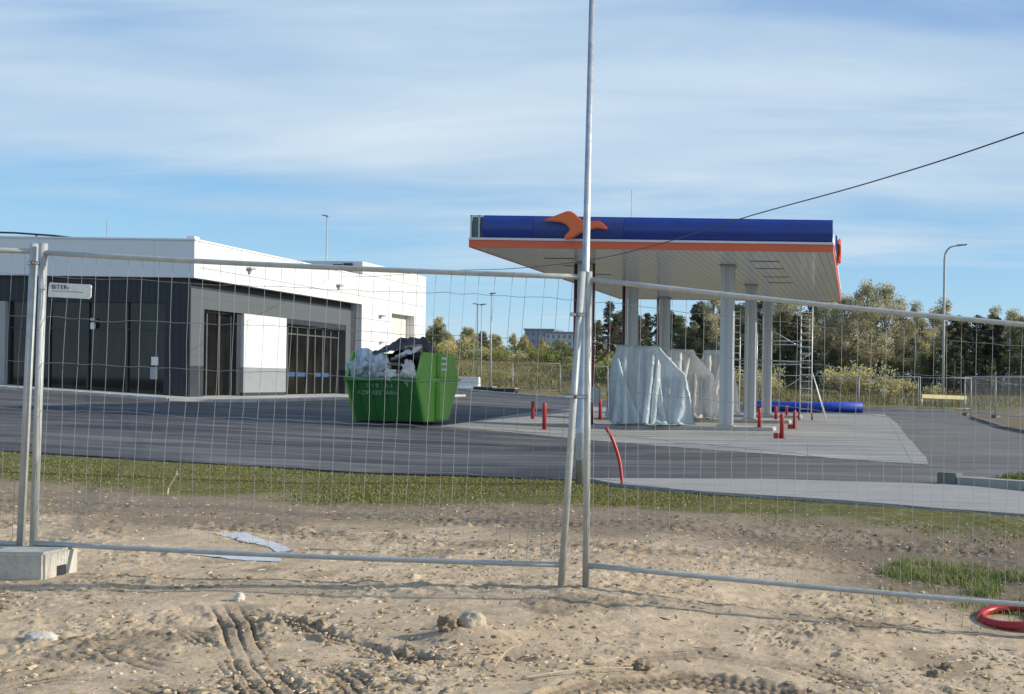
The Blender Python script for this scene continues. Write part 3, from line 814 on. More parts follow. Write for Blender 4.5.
def pump(loc, label, mat, args, seed):
    t = empty('fuel_dispenser', loc, R(args.get('rz', 0))); tag(t, label, 'fuel pump', 'wrapped fuel pumps under the canopy')
    x, y, z = loc
    xb = args['body']
    mb = MB()
    for k, (bx0, bx1, by0, by1, bz) in enumerate(args['boxes']): mb.box(bx0 - x + .05, bx1 - x - .05, by0 + .05, by1 - .05, .01 * k, bz - .06)
    mb.build('dispenser_body', M['mid_grey'], t, bevel=.03)
    bx = args['boxes'][1]
    mb = MB().box(bx[0] - x + .25, bx[1] - x - .25, bx[2] + .035, bx[2] + .048, .9, 1.4)
    mb.build('display_panel', M['blue_fascia'], t)
    try:
        me = drape([tuple(v - (x if k < 2 else 0) for k, v in enumerate(b)) for b in args['boxes']], args['w'], args['d'], args['cx'] - x, 0, max(b[4] for b in args['boxes']) + .04, seed)
        zs = [v.co.z for v in me.vertices]
        if not (max(zs) > 1.5 and min(zs) > -.6): raise RuntimeError('sheet fell through')
        me.name = 'plastic_wrap'; me.materials.clear(); me.materials.append(mat)
        o = bpy.data.objects.new('plastic_wrap', me); COL.objects.link(o); o.parent = t
        sm = o.modifiers.new('smooth', 'SUBSURF'); sm.levels = 1; sm.render_levels = 1
        return t
    except RuntimeError:
        pass
    cover('plastic_wrap', mat, args['x0'] - x, args['x1'] - x, args['t0'] - x, args['t1'] - x, 0, 1.25, args['h'], .0, seed, t, args.get('droop', 1), args.get('pw', 1))
    return t
pump((-7.2, 32.75, .15), 'nearest fuel pump, wrapped in translucent bluish plastic film', M['film_blue'], dict(x0=-7.95, x1=-5.55, t0=-7.85, t1=-6.35, h=2.52, body=-.1, droop=1.1, pw=1.6, boxes=[(-7.82, -6.62, -.40, .40, 2.40), (-6.7, -5.85, -.36, .36, 1.60)], w=6.2, d=5.55, cx=-6.95, rz=5), 3)
pump((-6.9, 39.15, .15), 'middle fuel pump under bright white sheeting, wider than the one behind it', M['film_white'], dict(x0=-7.75, x1=-5.55, t0=-7.55, t1=-6.3, h=2.6, body=-.1, droop=.8, pw=1.5, boxes=[(-7.45, -6.65, -.36, .36, 2.52), (-6.75, -5.95, -.36, .36, 1.70)], w=6.2, d=5.6, cx=-6.85, rz=20), 8)
pump((-6.9, 45.4, .15), 'farthest fuel pump under white sheeting, peaking beside the front right column', M['film_white'], dict(x0=-7.75, x1=-6.1, t0=-7.4, t1=-6.55, h=2.8, body=-.05, droop=.8, pw=1.3, boxes=[(-7.1, -6.5, -.34, .34, 2.70), (-6.6, -5.95, -.34, .34, 1.9)], w=6.2, d=5.9, cx=-6.7, rz=20), 14)
# red bollards
def bollard(x, y, z, h, label, foot):
    t = empty('bollard', (x, y, z)); tag(t, label, 'bollard', 'red bollards round the pump islands')
    MB().tube([(0, 0, 0), (0, 0, h - .02), (0, 0, h)], [.058, .058, .05], 14).build('post', M['red'], t, True)
    MB().box(-.1, .1, -.1, .1, 0, .015).build('base_plate', M['red'], t)
    if foot: MB().box(-.22, -.06, -.06, .06, 0.0, .14).build('bracket', M['red'], t, bevel=.01)
for a_ in [(-11.55, 36.0, .15, .63, 'red bollard left of the pumps, the farther and left one of the near pair', 0),
           (-9.35, 30.2, .09, .76, 'red bollard left of the fence posts, nearer one of the left pair', 0),
           (-9.7, 37.8, .13, .70, 'red bollard between the fence posts and the bluish wrapped pump', 0),
           (-3.40, 32.4, .15, .60, 'red bollard just right of the front right column', 0),
           (-2.34, 28.1, .04, .66, 'nearest red bollard on the right, with a foot bracket', 1),
           (-3.56, 39.9, .15, .48, 'red bollard behind the nearest right one, left of the ladder', 0),
           (-3.6, 45.5, .15, .42, 'farthest short red bollard, near the blue pipe', 0),
           (-2.44, 34.2, .04, .60, 'red bollard with foot bracket directly left of the ladder', 1)]:
    bollard(*a_)

# scaffold tower with ladders under the canopy
sc = empty('scaffold_tower', (-4.0, 42.6, .04)); tag(sc, 'aluminium scaffold tower with ladder frames and braces under the canopy', 'scaffold')
def ladder(xa, xb, y, h, r=.026, step=.28):
    mb = MB(); mb.tube([(xa, y, .25), (xa, y, h)], r, 8).tube([(xb, y, .25), (xb, y, h)], r, 8)
    z = .45
    while z < h - .1:
        mb.tube([(xa, y, z), (xb, y, z)], .02, 6); z += step
    return mb
ladder(1.17, 1.63, 0, 4.75).build('ladder_frame', M['alu'], sc, True)
ladder(-1.62, -1.32, .2, 4.5).build('ladder_frame', M['alu'], sc, True)
ladder(-1.0, -.75, 1.4, 4.3, .022, .5).build('ladder_frame', M['galv'], sc, True)
for za in (2.25, 2.38, 3.05, 3.2, 4.45):
    MB().tube([(-1.32, .1, za), (1.17, 0, za)], .022, 6).build('rail', M['galv'], sc, True)
MB().tube([(-.6, .1, 3.95), (1.17, 0, 2.95)], .022, 6).build('brace', M['galv'], sc, True)
MB().tube([(.1, .1, 1.0), (1.17, 0, 1.7)], .022, 6).build('brace', M['galv'], sc, True)
for yb in (-.5, .5): MB().tube([(1.63, 0, 2.0), (2.25, yb, 0.03)], .022, 6).build('outrigger', M['alu'], sc, True)
for xw in (1.13, 1.67, -1.62):
    w_ = MB(); w_.tube([(xw - .03, 0, .12), (xw + .03, 0, .12)], .12, 14).build('castor_wheel', M['maroon'], sc, True)
    MB().tube([(xw, 0, .12), (xw, 0, .3)], .03, 6).build('castor_stem', M['maroon'], sc, True)

# blue pipes
def blue_pipe(a, b, r, label):
    o = MB(); c = ((a[0] + b[0]) / 2, (a[1] + b[1]) / 2)
    za = tz(*a) + .05 + r; zb = tz(*b) + .05 + r
    t = empty('plastic_pipe', (c[0], c[1], (za + zb) / 2 - r)); tag(t, label, 'pipe', 'long blue pipes lying behind the pumps')
    pa = Vector((a[0] - c[0], a[1] - c[1], za - (za + zb) / 2 + r)); pb = Vector((b[0] - c[0], b[1] - c[1], zb - (za + zb) / 2 + r))
    MB().tube([pa, pa.lerp(pb, .33), pa.lerp(pb, .66), pb], r, 20).build('pipe_body', M['blue_pipe'], t, True)
    d = (pb - pa).normalized()
    for q, s in ((pa, -1), (pb, 1)):
        MB().tube([q + d * s * .002, q + d * s * .012], r * .86, 20).build('open_end', M['frame_dark'], t, True)
blue_pipe((-13.9, 56.0), (-7.0, 55.4), .27, 'blue pipe whose end shows left of the bluish wrapped pump')
blue_pipe((-6.6, 55.2), (-.36, 54.6), .27, 'long blue pipe lying behind the right columns and the ladder')

# ------------------------------------------------------------------ skip full of rubbish
SKX0, SKX1 = -14.42, -12.55
SKZ = tz(-13.5, 30) + .035
skip = empty('rubbish_skip', (-13.5, 30.3, SKZ)); tag(skip, 'green rubbish skip on the asphalt, heaped with waste and tall at the ends', 'skip')
def sk(mb): mb.v = [(v[0] + 13.5, v[1] - 30.3, v[2]) for v in mb.v]; return mb
Zr, Zt = 1.24, 2.0
mb = MB()
yb0, yb1, yr0, yr1, yt0, yt1 = 29.5, 31.15, 28.95, 31.9, 29.32, 31.45
x0, x1 = SKX0, SKX1
# lower bin: sloping front and back, floor
mb.add([(x0, yb0, .06), (x1, yb0, .06), (x1, yr0, Zr), (x0, yr0, Zr), (x0, yb0 + .06, .06), (x1, yb0 + .06, .06), (x1, yr0 + .06, Zr), (x0, yr0 + .06, Zr)],
       [(0, 1, 2, 3), (7, 6, 5, 4), (3, 2, 6, 7), (0, 4, 5, 1), (0, 3, 7, 4), (1, 5, 6, 2)])
mb.add([(x0, yb1, .06), (x1, yb1, .06), (x1, yr1, Zr), (x0, yr1, Zr), (x0, yb1 - .06, .06), (x1, yb1 - .06, .06), (x1, yr1 - .06, Zr), (x0, yr1 - .06, Zr)],
       [(0, 1, 2, 3), (7, 6, 5, 4), (3, 2, 6, 7), (0, 4, 5, 1), (0, 3, 7, 4), (1, 5, 6, 2)])
mb.box(x0 + .06, x1 - .06, yb0 + .062, yb1 - .062, .04, .1)
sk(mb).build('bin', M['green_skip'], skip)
def plate(xa, xb, name):
    hexa = [(yb0, .04), (yb1, .04), (yr1, Zr), (yt1, Zt), (yt0, Zt), (yr0, Zr)]
    return sk(MB().prism(hexa, 'x', xa, xb)).build(name, M['green_sunlit'], skip, bevel=.012)
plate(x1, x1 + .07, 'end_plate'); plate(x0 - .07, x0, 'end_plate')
mb = MB(); mb.add([(x0, yr1, Zr + .003), (x1, yr1, Zr + .003), (x1, yt1, Zt), (x0, yt1, Zt), (x0, yr1 - .05, Zr + .003), (x1, yr1 - .05, Zr + .003), (x1, yt1 - .05, Zt), (x0, yt1 - .05, Zt)],
       [(0, 1, 2, 3), (7, 6, 5, 4), (3, 2, 6, 7), (0, 4, 5, 1), (0, 3, 7, 4), (1, 5, 6, 2)])
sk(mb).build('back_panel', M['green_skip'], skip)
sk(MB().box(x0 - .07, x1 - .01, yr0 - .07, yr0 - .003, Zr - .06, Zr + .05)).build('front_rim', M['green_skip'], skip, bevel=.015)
sk(MB().box(x1 + .072, x1 + .13, yr0 + .02, yr1 - .02, Zr - .05, Zr + .04)).build('side_rim', M['green_sunlit'], skip, bevel=.015)
sk(MB().box(x1 + .072, x1 + .20, 30.15, 30.75, .06, Zr - .06)).build('side_rib', M['green_sunlit'], skip, bevel=.03)
sk(MB().box(x1 + .072, x1 + .18, 30.2, 30.7, Zr + .05, Zt - .03)).build('side_rib', M['green_sunlit'], skip, bevel=.03)
def rimstep(zc): sk(MB().box(x1 + .182, x1 + .2, 30.28, 30.62, zc, zc + .06)).build('step', M['white_paint'], skip)
for zc in (1.5, 1.66, 1.82): rimstep(zc)
for k in range(5):
    xr = x0 + .2 + k * .37
    sk(MB().add([(xr, yb0 - .03, .06), (xr + .05, yb0 - .03, .06), (xr + .05, yr0 - .03, Zr - .07), (xr, yr0 - .03, Zr - .07), (xr, yb0 + .01, .06), (xr + .05, yb0 + .01, .06), (xr + .05, yr0 + .01, Zr - .07), (xr, yr0 + .01, Zr - .07)],
       [(0, 1, 2, 3), (7, 6, 5, 4), (3, 2, 6, 7), (0, 4, 5, 1), (0, 3, 7, 4), (1, 5, 6, 2)])).build('front_rib', M['green_skip'], skip)
tilt = math.atan2(yb0 - yr0, Zr - .06)
def on_front(z): return (yb0 + (yr0 - yb0) * (z - .06) / (Zr - .06)) - 30.3 - .035
text_mesh('lettering', 'KOPEIZETARVI', .175, M['text_green'], skip, (-.70, on_front(.83), .80), (R(90) + tilt, 0, 0))
text_mesh('lettering', 'S 1 0 3 1 1', .17, M['text_green'], skip, (-.40, on_front(1.04), 1.00), (R(90) + tilt, 0, 0))

def blob(name, mat, c, r, seed, label, cat, group=None, sq=(1, 1, 1), amp=.35, sub=4, fr=1.5):
    bm = bmesh.new(); bmesh.ops.create_icosphere(bm, subdivisions=sub, radius=1)
    for v in bm.verts:
        d = v.co.normalized()
        n = mnoise.fractal(d * fr + Vector((seed * 3.1, seed, -seed)), .7, 2.2, 5)
        rr = abs(mnoise.noise(d * fr * 2.3 + Vector((seed, 9, seed * 2))))
        v.co = Vector((d.x * sq[0], d.y * sq[1], d.z * sq[2])) * (1 + amp * n - amp * .8 * rr)
        v.co *= r * (1 + .10 * amp * (1 - 2 * abs(mnoise.noise(d * fr * 6 + Vector((seed, 3, 1))))))
    me = bpy.data.meshes.new(name); bm.to_mesh(me); bm.free()
    for p_ in me.polygons: p_.use_smooth = True
    me.materials.append(mat)
    o = bpy.data.objects.new(name, me); COL.objects.link(o); o.location = c
    tag(o, label, cat, group); return o
B = SKZ
bags = [((-14.10, 29.25, B + 1.52), .42, (1, .8, .95), 'clear crinkled rubbish bag heaped against the left end of the skip', 'film_bag'),
        ((-13.68, 29.15, B + 1.55), .38, (1, .8, 1.05), 'clear rubbish bag in the skip, second from the left end', 'film_bag'),
        ((-14.2, 29.45, B + 1.92), .24, (1, .8, .7), 'small pale bag on top of the left pile in the skip', 'film_bag'),
        ((-13.26, 29.05, B + 1.34), .25, (1.1, .8, .75), 'low pale bag at the middle of the skip rim, left of the blue tub', 'cloth_white'),
        ((-12.78, 29.05, B + 1.42), .26, (.85, .8, 1.2), 'white crumpled bag right of the blue tub in the skip', 'cloth_white')]
for i, (c_, r_, s_, lb, mt) in enumerate(bags): blob('rubbish_bag', M[mt], c_, r_, i + 2, lb, 'bag', 'rubbish bags in the skip', s_, .42)
t_ = MB(); t_.prism([(-.11, 0), (.11, 0), (.14, .26), (-.14, .26)], 'y', -.1, .12)
o = t_.build('plastic_tub', M['blue_tub'], bevel=.02); o.location = (-13.02, 29.12, B + 1.22); tag(o, 'small blue plastic tub among the white bags at the skip rim', 'tub')
# dark heap underneath everything
blob('waste_heap', M['tarp_black'], (-13.5, 30.3, B + 1.3), 1.0, 31, 'dark mixed rubbish filling the middle of the skip', 'rubbish', None, (.86, 1.05, .75), .3)
nu, nv = 40, 26; uu, vv = np.meshgrid(np.linspace(0, 1, nu), np.linspace(0, 1, nv))
tx = -14.1 + 1.5 * uu; ty = 29.30 + 1.2 * vv
zt = B + 1.98 + .36 * np.sin(np.pi * (uu * .8 + .12)) ** 1.3 * (.5 + .7 * vv) + .10 * np.abs(fbm(uu * 3, vv * 2, .6, 4, 8)) - .22 * (1 - vv) * (1 - .3 * uu) + .12 * np.exp(-((uu - .78) / .14) ** 2)
o = grid_obj('tarpaulin', np.stack([tx, ty, zt], -1), nu, nv, M['tarp_black']); tag(o, 'black crumpled tarpaulin humped over the top of the skip', 'tarpaulin')
for i, (a_, b_, lb) in enumerate([((-13.95, 29.08, B + 1.70), (-12.95, 29.05, B + 1.64), 'upper weathered plank sticking out of the skip'),
                              ((-13.5, 29.0, B + 1.47), (-12.72, 29.0, B + 1.44), 'lower weathered plank lying across the skip front'),
                              ((-13.25, 29.02, B + 1.78), (-12.85, 29.1, B + 1.92), 'short pale plank tilted up on the right of the skip')]):
    mb = MB(); d = Vector(b_) - Vector(a_); L = d.length
    mb.box(0, L, -.06, .06, -.02, .02); o = mb.build('plank', M['timber'], bevel=.004)
    o.location = a_; o.rotation_euler = (R(25), -math.asin(d.z / L), math.atan2(d.y, d.x)); tag(o, lb, 'plank', 'planks in the skip')
uu, vv = np.meshgrid(np.linspace(0, 1, 26), np.linspace(0, 1, 16))
o = grid_obj('cloth', np.stack([-13.2 + .68 * uu, 29.05 + .3 * vv, B + 1.78 + .26 * uu + .14 * vv + .06 * fbm(uu * 3, vv * 3, .5, 3, 2)], -1), 26, 16, M['cloth_white'])
tag(o, 'white sheet trailing over the right side of the skip heap', 'cloth')
t_ = MB().box(-.22, .22, -.16, .16, 0, .22); o = t_.build('cardboard_box', M['cardboard'], bevel=.01); o.location = (-12.86, 29.6, B + 1.98); o.rotation_euler = (R(4), R(-8), R(20)); tag(o, 'brown cardboard box on the right end of the skip heap', 'box')

# ------------------------------------------------------------------ temporary fence in the foreground
def wire_tube(mb, pts, r): mb.tube(pts, r, 4, False)
def fence_panel(TL, TR, BR, BL, railT, railB, label, seed, group='mesh fence panels along the bare soil'):
    """corner points of the two end posts; railT/railB = height of the rails measured down/up the posts"""
    TL, TR, BR, BL = map(Vector, (TL, TR, BR, BL))
    t = empty('temporary_fence', BL); tag(t, label, 'fence', group)
    o = lambda v: Vector(v) - BL
    for a_, b_ in ((BL, TL), (BR, TR)):
        MB().tube([o(a_), o(b_)], .0215, 14).build('end_post', M['galv_light'], t, True)
    def at(s, h):   # h in metres above post foot
        L0 = (TL - BL).length; L1 = (TR - BR).length
        return (BL.lerp(TL, h / L0)).lerp(BR.lerp(TR, h / L1), s)
    rt0, rt1 = railT; rb0, rb1 = railB
    H0 = (TL - BL).length - rt0; H1 = (TR - BR).length - rt1
    pT = lambda s: (BL.lerp(TL, H0 / (TL - BL).length)).lerp(BR.lerp(TR, H1 / (TR - BR).length), s)
    pB = lambda s: (BL.lerp(TL, rb0 / (TL - BL).length)).lerp(BR.lerp(TR, rb1 / (TR - BR).length), s)
    sag = lambda s: Vector((0, 0, -.012 * math.sin(math.pi * s)))
    MB().tube([o(pT(s / 8) + sag(s / 8)) for s in range(9)], .017, 12).build('top_rail', M['galv_light'], t, True)
    MB().tube([o(pB(s / 8) + sag(s / 8)) for s in range(9)], .017, 12).build('bottom_rail', M['galv_light'], t, True)
    mb = MB(); W = (TR - TL).length; nvw = int(W / .1); rng = random.Random(seed)
    def wob(s, q, k):
        return (mnoise.noise(Vector((s * 4 + k * 7, q * 2.6, seed))) * .013 + mnoise.noise(Vector((s * 31, q * 5, seed + k))) * .007)
    def P(s, q): return pB(s).lerp(pT(s), q)
    for i in range(nvw + 1):
        s = (i + .5) / (nvw + 1)
        jit = rng.uniform(-.004, .004)
        pts = []
        for k in range(15):
            q = k / 14; amp = 4 * q * (1 - q) + .15
            p_ = P(s + jit, q); p_ = p_ + Vector((wob(s, q, 0) * amp * 1.1, wob(s, q, 3) * amp * 1.5, 0)); pts.append(o(p_))
        wire_tube(mb, pts, .0013)
    for z_ in (.145, .30, .46, .62, .78, .92):
        pts = []
        for k in range(37):
            s = k / 36; p_ = P(s, z_ + (rng.uniform(-.004, .004))); am_ = 4 * s * (1 - s) + .1
            p_ = p_ + Vector((0, wob(s, z_, 3) * 1.4, mnoise.noise(Vector((s * 5, z_ * 9, seed + 40))) * .02 * min(1, am_ * 3))); pts.append(o(p_))
        wire_tube(mb, pts, .0016)
    w_ = mb.build('wire_mesh', M['wire'], t)
    return t
pan_l = fence_panel((-9.0, 6.86, 2.45), (-5.392, 6.76, 2.335), (-5.455, 6.76, .37), (-9.05, 6.86, .46), (.06, .05), (.07, .03),
            'leftmost mesh fence panel, mostly cut off by the left edge of the view', 5)
pan_m = fence_panel((-5.315, 6.74, 2.335), (-1.845, 6.70, 2.198), (-1.955, 6.70, .155), (-5.355, 6.74, .375), (.06, .035), (.035, .17),
            'middle mesh fence panel carrying the white sign, its right post leaning', 6)
pan_r = fence_panel((-1.82, 6.76, 2.205), (1.63, 6.80, 1.895), (1.62, 6.80, -.085), (-1.812, 6.76, .165), (.05, .04), (.15, .14),
            'right mesh fence panel in front of the canopy columns and weeds', 7)
# couplers
def clamp(c, label, w=.10):
    t = empty('pipe_clamp', c); tag(t, label, 'clamp', 'clamps joining the fence panels')
    MB().box(-w, w, -.028, -.022, -.012, .012).build('clamp_plate', M['galv'], t, bevel=.003)
    MB().tube([(0, -.04, 0), (0, .05, 0)], .008, 8).build('bolt', M['rust'], t, True)
clamp((-1.855, 6.67, 1.92), 'fence clamp near the top of the two central posts', .05)
clamp((-1.86, 6.66, 1.40), 'wide fence clamp at mid height of the two central posts', .07)
clamp((-5.33, 6.70, 2.20), 'rusty fence clamp at the top of the left pair of posts', .04)
# concrete foot
blk = empty('concrete_block', (-5.39, 6.64, .205)); tag(blk, 'grey concrete fence foot under the left pair of posts', 'fence foot')
bm = MB().box(-.45, .29, -.14, .15, -.03, .185)
bo = bm.build('block_body', M['block'], blk, bevel=.014)
MB().box(.288, .2925, -.035, .04, .02, .085).build('grip_slot', M['frame_dark'], blk)
for xh in (-.1,): MB().tube([(xh, 0, .184), (xh, 0, .1865)], .022, 12).build('post_hole', M['frame_dark'], blk)
# sign
sg = empty('fence_sign', (-5.125, 6.715, 2.03)); tag(sg, 'small weathered white sign wired to the fence, dark lettering along its top', 'sign'); sg.rotation_euler = (0, R(2.2), 0)
MB().prism([(-.137, -.045), (.125, -.045), (.137, -.03), (.137, .04), (.125, .047), (-.130, .047), (-.134, .02)], 'y', -.003, .003).build('sign_plate', M['sign_white'], sg)
text_mesh('lettering', '\u00b7BITER\u0131', .040, M['text_black'], sg, (-.125, -.0045, .008), (R(90), 0, 0), .0004)
MB().box(-.11, .09, -.0045, -.0032, -.008, -.003).build('text_line', M['text_grey'], sg)
for xe in (-.12, .11): MB().tube([(xe, -.006, .03), (xe, .03, .03)], .004, 6).build('wire_tie', M['galv'], sg)

# tall pole behind the fence
pz = tz(-4.18, 15.2)
po = empty('tall_pole', (-4.19, 15.25, pz)); tag(po, 'tall galvanised lighting pole rising behind the central fence posts out of view', 'pole')
MB().tube([(0, 0, 0), (.01, 0, .9), (.02, 0, .92), (.09, 0, 8.8)], [.070, .070, .060, .034], 18).build('shaft', M['galv'], po, True)
MB().tube([(.09, 0, 8.8), (.1, 0, 9.3), (.3, 0, 9.55), (1.0, 0, 9.65)], .028, 10).build('arm', M['galv'], po, True)
MB().box(1.0, 1.6, -.12, .12, 9.6, 9.68).build('lamp_head', M['mid_grey'], po, bevel=.03)
MB().box(-.05, .05, -.095, -.08, .35, .75).build('hatch', M['galv_light'], po, bevel=.006)
# overhead cable
ctr = [(-24.02, 46.8, 5.98), (-18, 38.3, 5.22), (-12.45, 30.4, 4.63), (-8.6, 25.0, 4.15), (-5.6, 20.7, 3.88), (-3.6, 17.9, 3.86), (-1.75, 15.2, 3.93), (0, 12.8, 3.98), (1.54, 10.5, 4.06), (4.5, 6.3, 4.4), (9.5, -.8, 5.3)]
def crom(P, n=8):
    P = [Vector(p_) for p_ in P]; P = [P[0] * 2 - P[1]] + P + [P[-1] * 2 - P[-2]]; o = []
    for i in range(1, len(P) - 2):
        for k in range(n):
            t = k / n; a_, b_, c_, d_ = P[i - 1:i + 3]
            o.append(.5 * ((2 * b_) + (c_ - a_) * t + (2 * a_ - 5 * b_ + 4 * c_ - d_) * t * t + (3 * b_ - a_ - 3 * c_ + d_) * t ** 3))
    return o + [P[-2]]
o = MB().tube(crom(ctr), .008, 6).build('overhead_cable', M['cable'], None, True); tag(o, 'black cable sagging across the sky towards the shop', 'cable')
# red conduit sticking out of the ground
o = MB().tube(crom([(-3.47, 14.95, -.1), (-3.5, 14.95, .0), (-3.56, 15.0, .35), (-3.66, 15.0, .66), (-3.76, 15.0, .84)]), .025, 12).build('bent_conduit', M['red_pipe'], None, True)
tag(o, 'curved red plastic conduit standing out of the paving right of the central posts', 'conduit')
# red coil at the right
cl = []
for k in range(150):
    a_ = k / 150 * 2 * math.pi * 1.12; rr = .245 + .012 * math.sin(a_ * .7)
    cl.append((rr * math.cos(a_), rr * 1.05 * math.sin(a_), .035 + .030 * (a_ / 13.5) + .012 * math.sin(a_ * 1.3)))
rad = [.030 + .0035 * (1 if (k // 1) % 2 else -1) for k in range(150)]
o = MB().tube(cl, rad, 12).build('pipe_coil', M['red_pipe'], None, True); o.location = (1.03, 7.15, soil_z(1.03, 7.15) - .005); tag(o, 'coil of red corrugated pipe lying on the soil at the right edge', 'pipe coil')

# ------------------------------------------------------------------ things lying on the soil
def lying(name, mat, x, y, r, seed, label, cat, sq=(1, 1, .7), group=None, amp=.25, sub=4, sink=.3, fr=1.2):
    o = blob(name, mat, (x, y, soil_z(x, y) + r * sq[2] * (1 - 2 * sink) * .8), r, seed, label, cat, group, sq, amp, sub, fr); return o
lying('rock', M['stone'], -2.05, 5.45, .072, 5, 'biggest pale rock on a mound of soil below the central posts', 'rock', (1, .8, .8))
lying('stone', M['white_stone'], -4.05, 5.15, .065, 3, 'flat white stone at the lower left of the soil', 'rock', (1.2, .8, .45))
lying('stone', M['white_stone'], -3.62, 6.06, .036, 13, 'small pale stone where the two tyre tracks begin', 'rock', (.8, .8, 1))
lying('clod', M['clod'], -2.16, 5.42, .06, 23, 'dark clod of earth just left of the biggest rock', 'clod', (1, .9, 1), None, .5)
lying('stone', M['stone'], -1.98, 4.62, .032, 43, 'small pale stone at the bottom edge below the biggest rock', 'rock', (1.3, .9, .7))
lying('clod', M['clod'], -.32, 4.92, .045, 44, 'dark clod at the bottom edge right of centre', 'clod', (1.3, .9, .8), None, .5)
lying('clod', M['clod'], -4.75, 5.75, .035, 45, 'small dark clod above the flat white stone on the left', 'clod', (1.5, .9, .6), None, .5)
lying('clod', M['clod'], .44, 5.75, .030, 24, 'upper of two dark clods at the lower right corner', 'clod', (1.2, .9, .9), None, .5)
lying('clod', M['clod'], .36, 5.55, .030, 25, 'lower of two dark clods at the lower right corner', 'clod', (1.2, .9, .9), None, .5)
lying('clod', M['clod'], -1.1, 5.15, .04, 26, 'dark clod beside the pale stick below the fence', 'clod', (1.3, .9, .8), None, .5)
def stick(pts, r, label, mat='straw', name='stick'):
    P = [(x, y, soil_z(x, y) + h) for x, y, h in pts]
    o = MB().tube(crom(P, 6), [r * (1 - .5 * i / (6 * (len(P) - 1))) for i in range(6 * (len(P) - 1) + 1)], 6).build(name, M[mat], None, True); tag(o, label, 'stick'); return o
stick([(-1.55, 4.72, .012), (-1.35, 4.86, .03), (-1.12, 5.05, .03)], .005, 'pale stick lying on the soil below the right fence panel')
stick([(-1.72, 4.85, .01), (-1.70, 4.98, .06), (-1.67, 5.1, .10)], .0035, 'short stick standing up beside the dark hollow in the soil')
stick([(-8.55, 12.8, 0), (-8.52, 12.8, .14), (-8.42, 12.8, .27)], .012, 'dry pale stalk standing at the edge of the grass', 'straw', 'dry_stalk')
stick([(-8.53, 12.8, .1), (-8.47, 12.8, .2), (-8.44, 12.82, .30)], .009, 'second dry blade leaning beside the pale stalk', 'straw', 'dry_stalk')
stick([(-4.2, 7.9, .01), (-3.9, 7.85, .02), (-3.5, 7.95, .015)], .006, 'thin twig lying beyond the bottom rail')
# pale plastic scraps
def scrap(poly, label, seed, lift=.005):
    P = [Vector((x, y, 0)) for x, y in poly]; bm = bmesh.new(); bm.faces.new([bm.verts.new(p_) for p_ in P])
    for k in range(-60, 60):
        for ax in ((1, 0, 0), (0, 1, 0)):
            bmesh.ops.bisect_plane(bm, geom=bm.verts[:] + bm.edges[:] + bm.faces[:], plane_co=Vector(ax) * (k * .045 + (P[0].x if ax[0] else P[0].y)), plane_no=ax)
    for v in bm.verts: v.co.z = soil_z(v.co.x, v.co.y) + lift + .004 * mnoise.noise(v.co * 9 + Vector((seed, 0, 0)))
    me = bpy.data.meshes.new('plastic_sheet'); bm.to_mesh(me); bm.free(); me.materials.append(M['plastic_sheet'])
    for p_ in me.polygons: p_.use_smooth = True
    o = bpy.data.objects.new('plastic_sheet', me); COL.objects.link(o); tag(o, label, 'plastic sheet', 'pale plastic scraps by the bottom rail')
scrap([(-5.103, 7.77), (-4.684, 7.714), (-4.247, 7.617), (-4.094, 7.33), (-4.327, 7.394), (-4.948, 7.556)], 'pale blue plastic strip lying just under the bottom rail', 3)
scrap([(-5.382, 8.629), (-5.233, 8.822), (-5.031, 8.606), (-4.631, 8.26), (-4.284, 7.843), (-4.387, 7.787), (-4.629, 8.105), (-5.013, 8.384)], 'thin curved scrap of pale plastic beyond the bottom rail', 4)

# gravel, crumbs, leaves, straw: nobody could count these
def scatter(name, n, mat, size, sq, seed, cols, ymin=3.9, ymax=12.5, sharp=1.6, cluster=True, at=None):
    rng = np.random.default_rng(seed)
    y = ymin + (ymax - ymin) * rng.random(n * 3) ** sharp; x = y * (-.9 + 1.12 * rng.random(n * 3))
    if cluster:
        keep = (fbm(x, y, .55, 3, seed) + .9 * rng.random(n * 3)) > .45; x, y = x[keep], y[keep]
    if at is not None: x, y = at[:, 0], at[:, 1]
    x, y = x[:n], y[:n]; n = len(x)
    s = size[0] + (size[1] - size[0]) * rng.random(n) ** 3.2
    z = terrain(x, y) + soil_detail(x, y) * (1 - sst((y - 11.5) / 3)) * .9
    bmi = bmesh.new(); bmesh.ops.create_icosphere(bmi, subdivisions=1, radius=1)
    base = np.array([v.co[:] for v in bmi.verts]); tri = np.array([[v.index for v in f.verts] for f in bmi.faces]); bmi.free()
    nb = len(base)
    V = np.repeat(base[None], n, 0) * (1 + .55 * (rng.random((n, nb, 1)) - .5)) * (.7 + .6 * rng.random((n, 1, 3)))
    V = V * np.array(sq); an = rng.random(n) * 6.28; c, si = np.cos(an)[:, None], np.sin(an)[:, None]
    V = np.stack([V[..., 0] * c - V[..., 1] * si, V[..., 0] * si + V[..., 1] * c, V[..., 2]], -1) * s[:, None, None]
    V += np.stack([x, y, z + s * sq[2] * .15], -1)[:, None, :]
    F = (tri[None] + nb * np.arange(n)[:, None, None]).reshape(-1, 3)
    cl_ = np.array(cols)[rng.integers(0, len(cols), n)] * (.7 + .6 * rng.random((n, 1)))
    o = np_obj(name, V.reshape(-1, 3), F, mat, None, False, np.repeat(cl_, nb, 0)); tag(o, kind='stuff'); return o
mg = attr_mat('loose_stone', .95)
scatter('gravel', 5000, mg, (.0025, .015), (1, .85, .6), 5, [(.50, .42, .30), (.60, .51, .38), (.38, .30, .21), (.46, .37, .26), (.52, .44, .32)])
scatter('soil_crumbs', 12000, mg, (.002, .019), (1.3, .9, .6), 6, [(.34, .26, .165), (.42, .325, .205), (.27, .2, .125), (.48, .37, .24)], ymax=13)
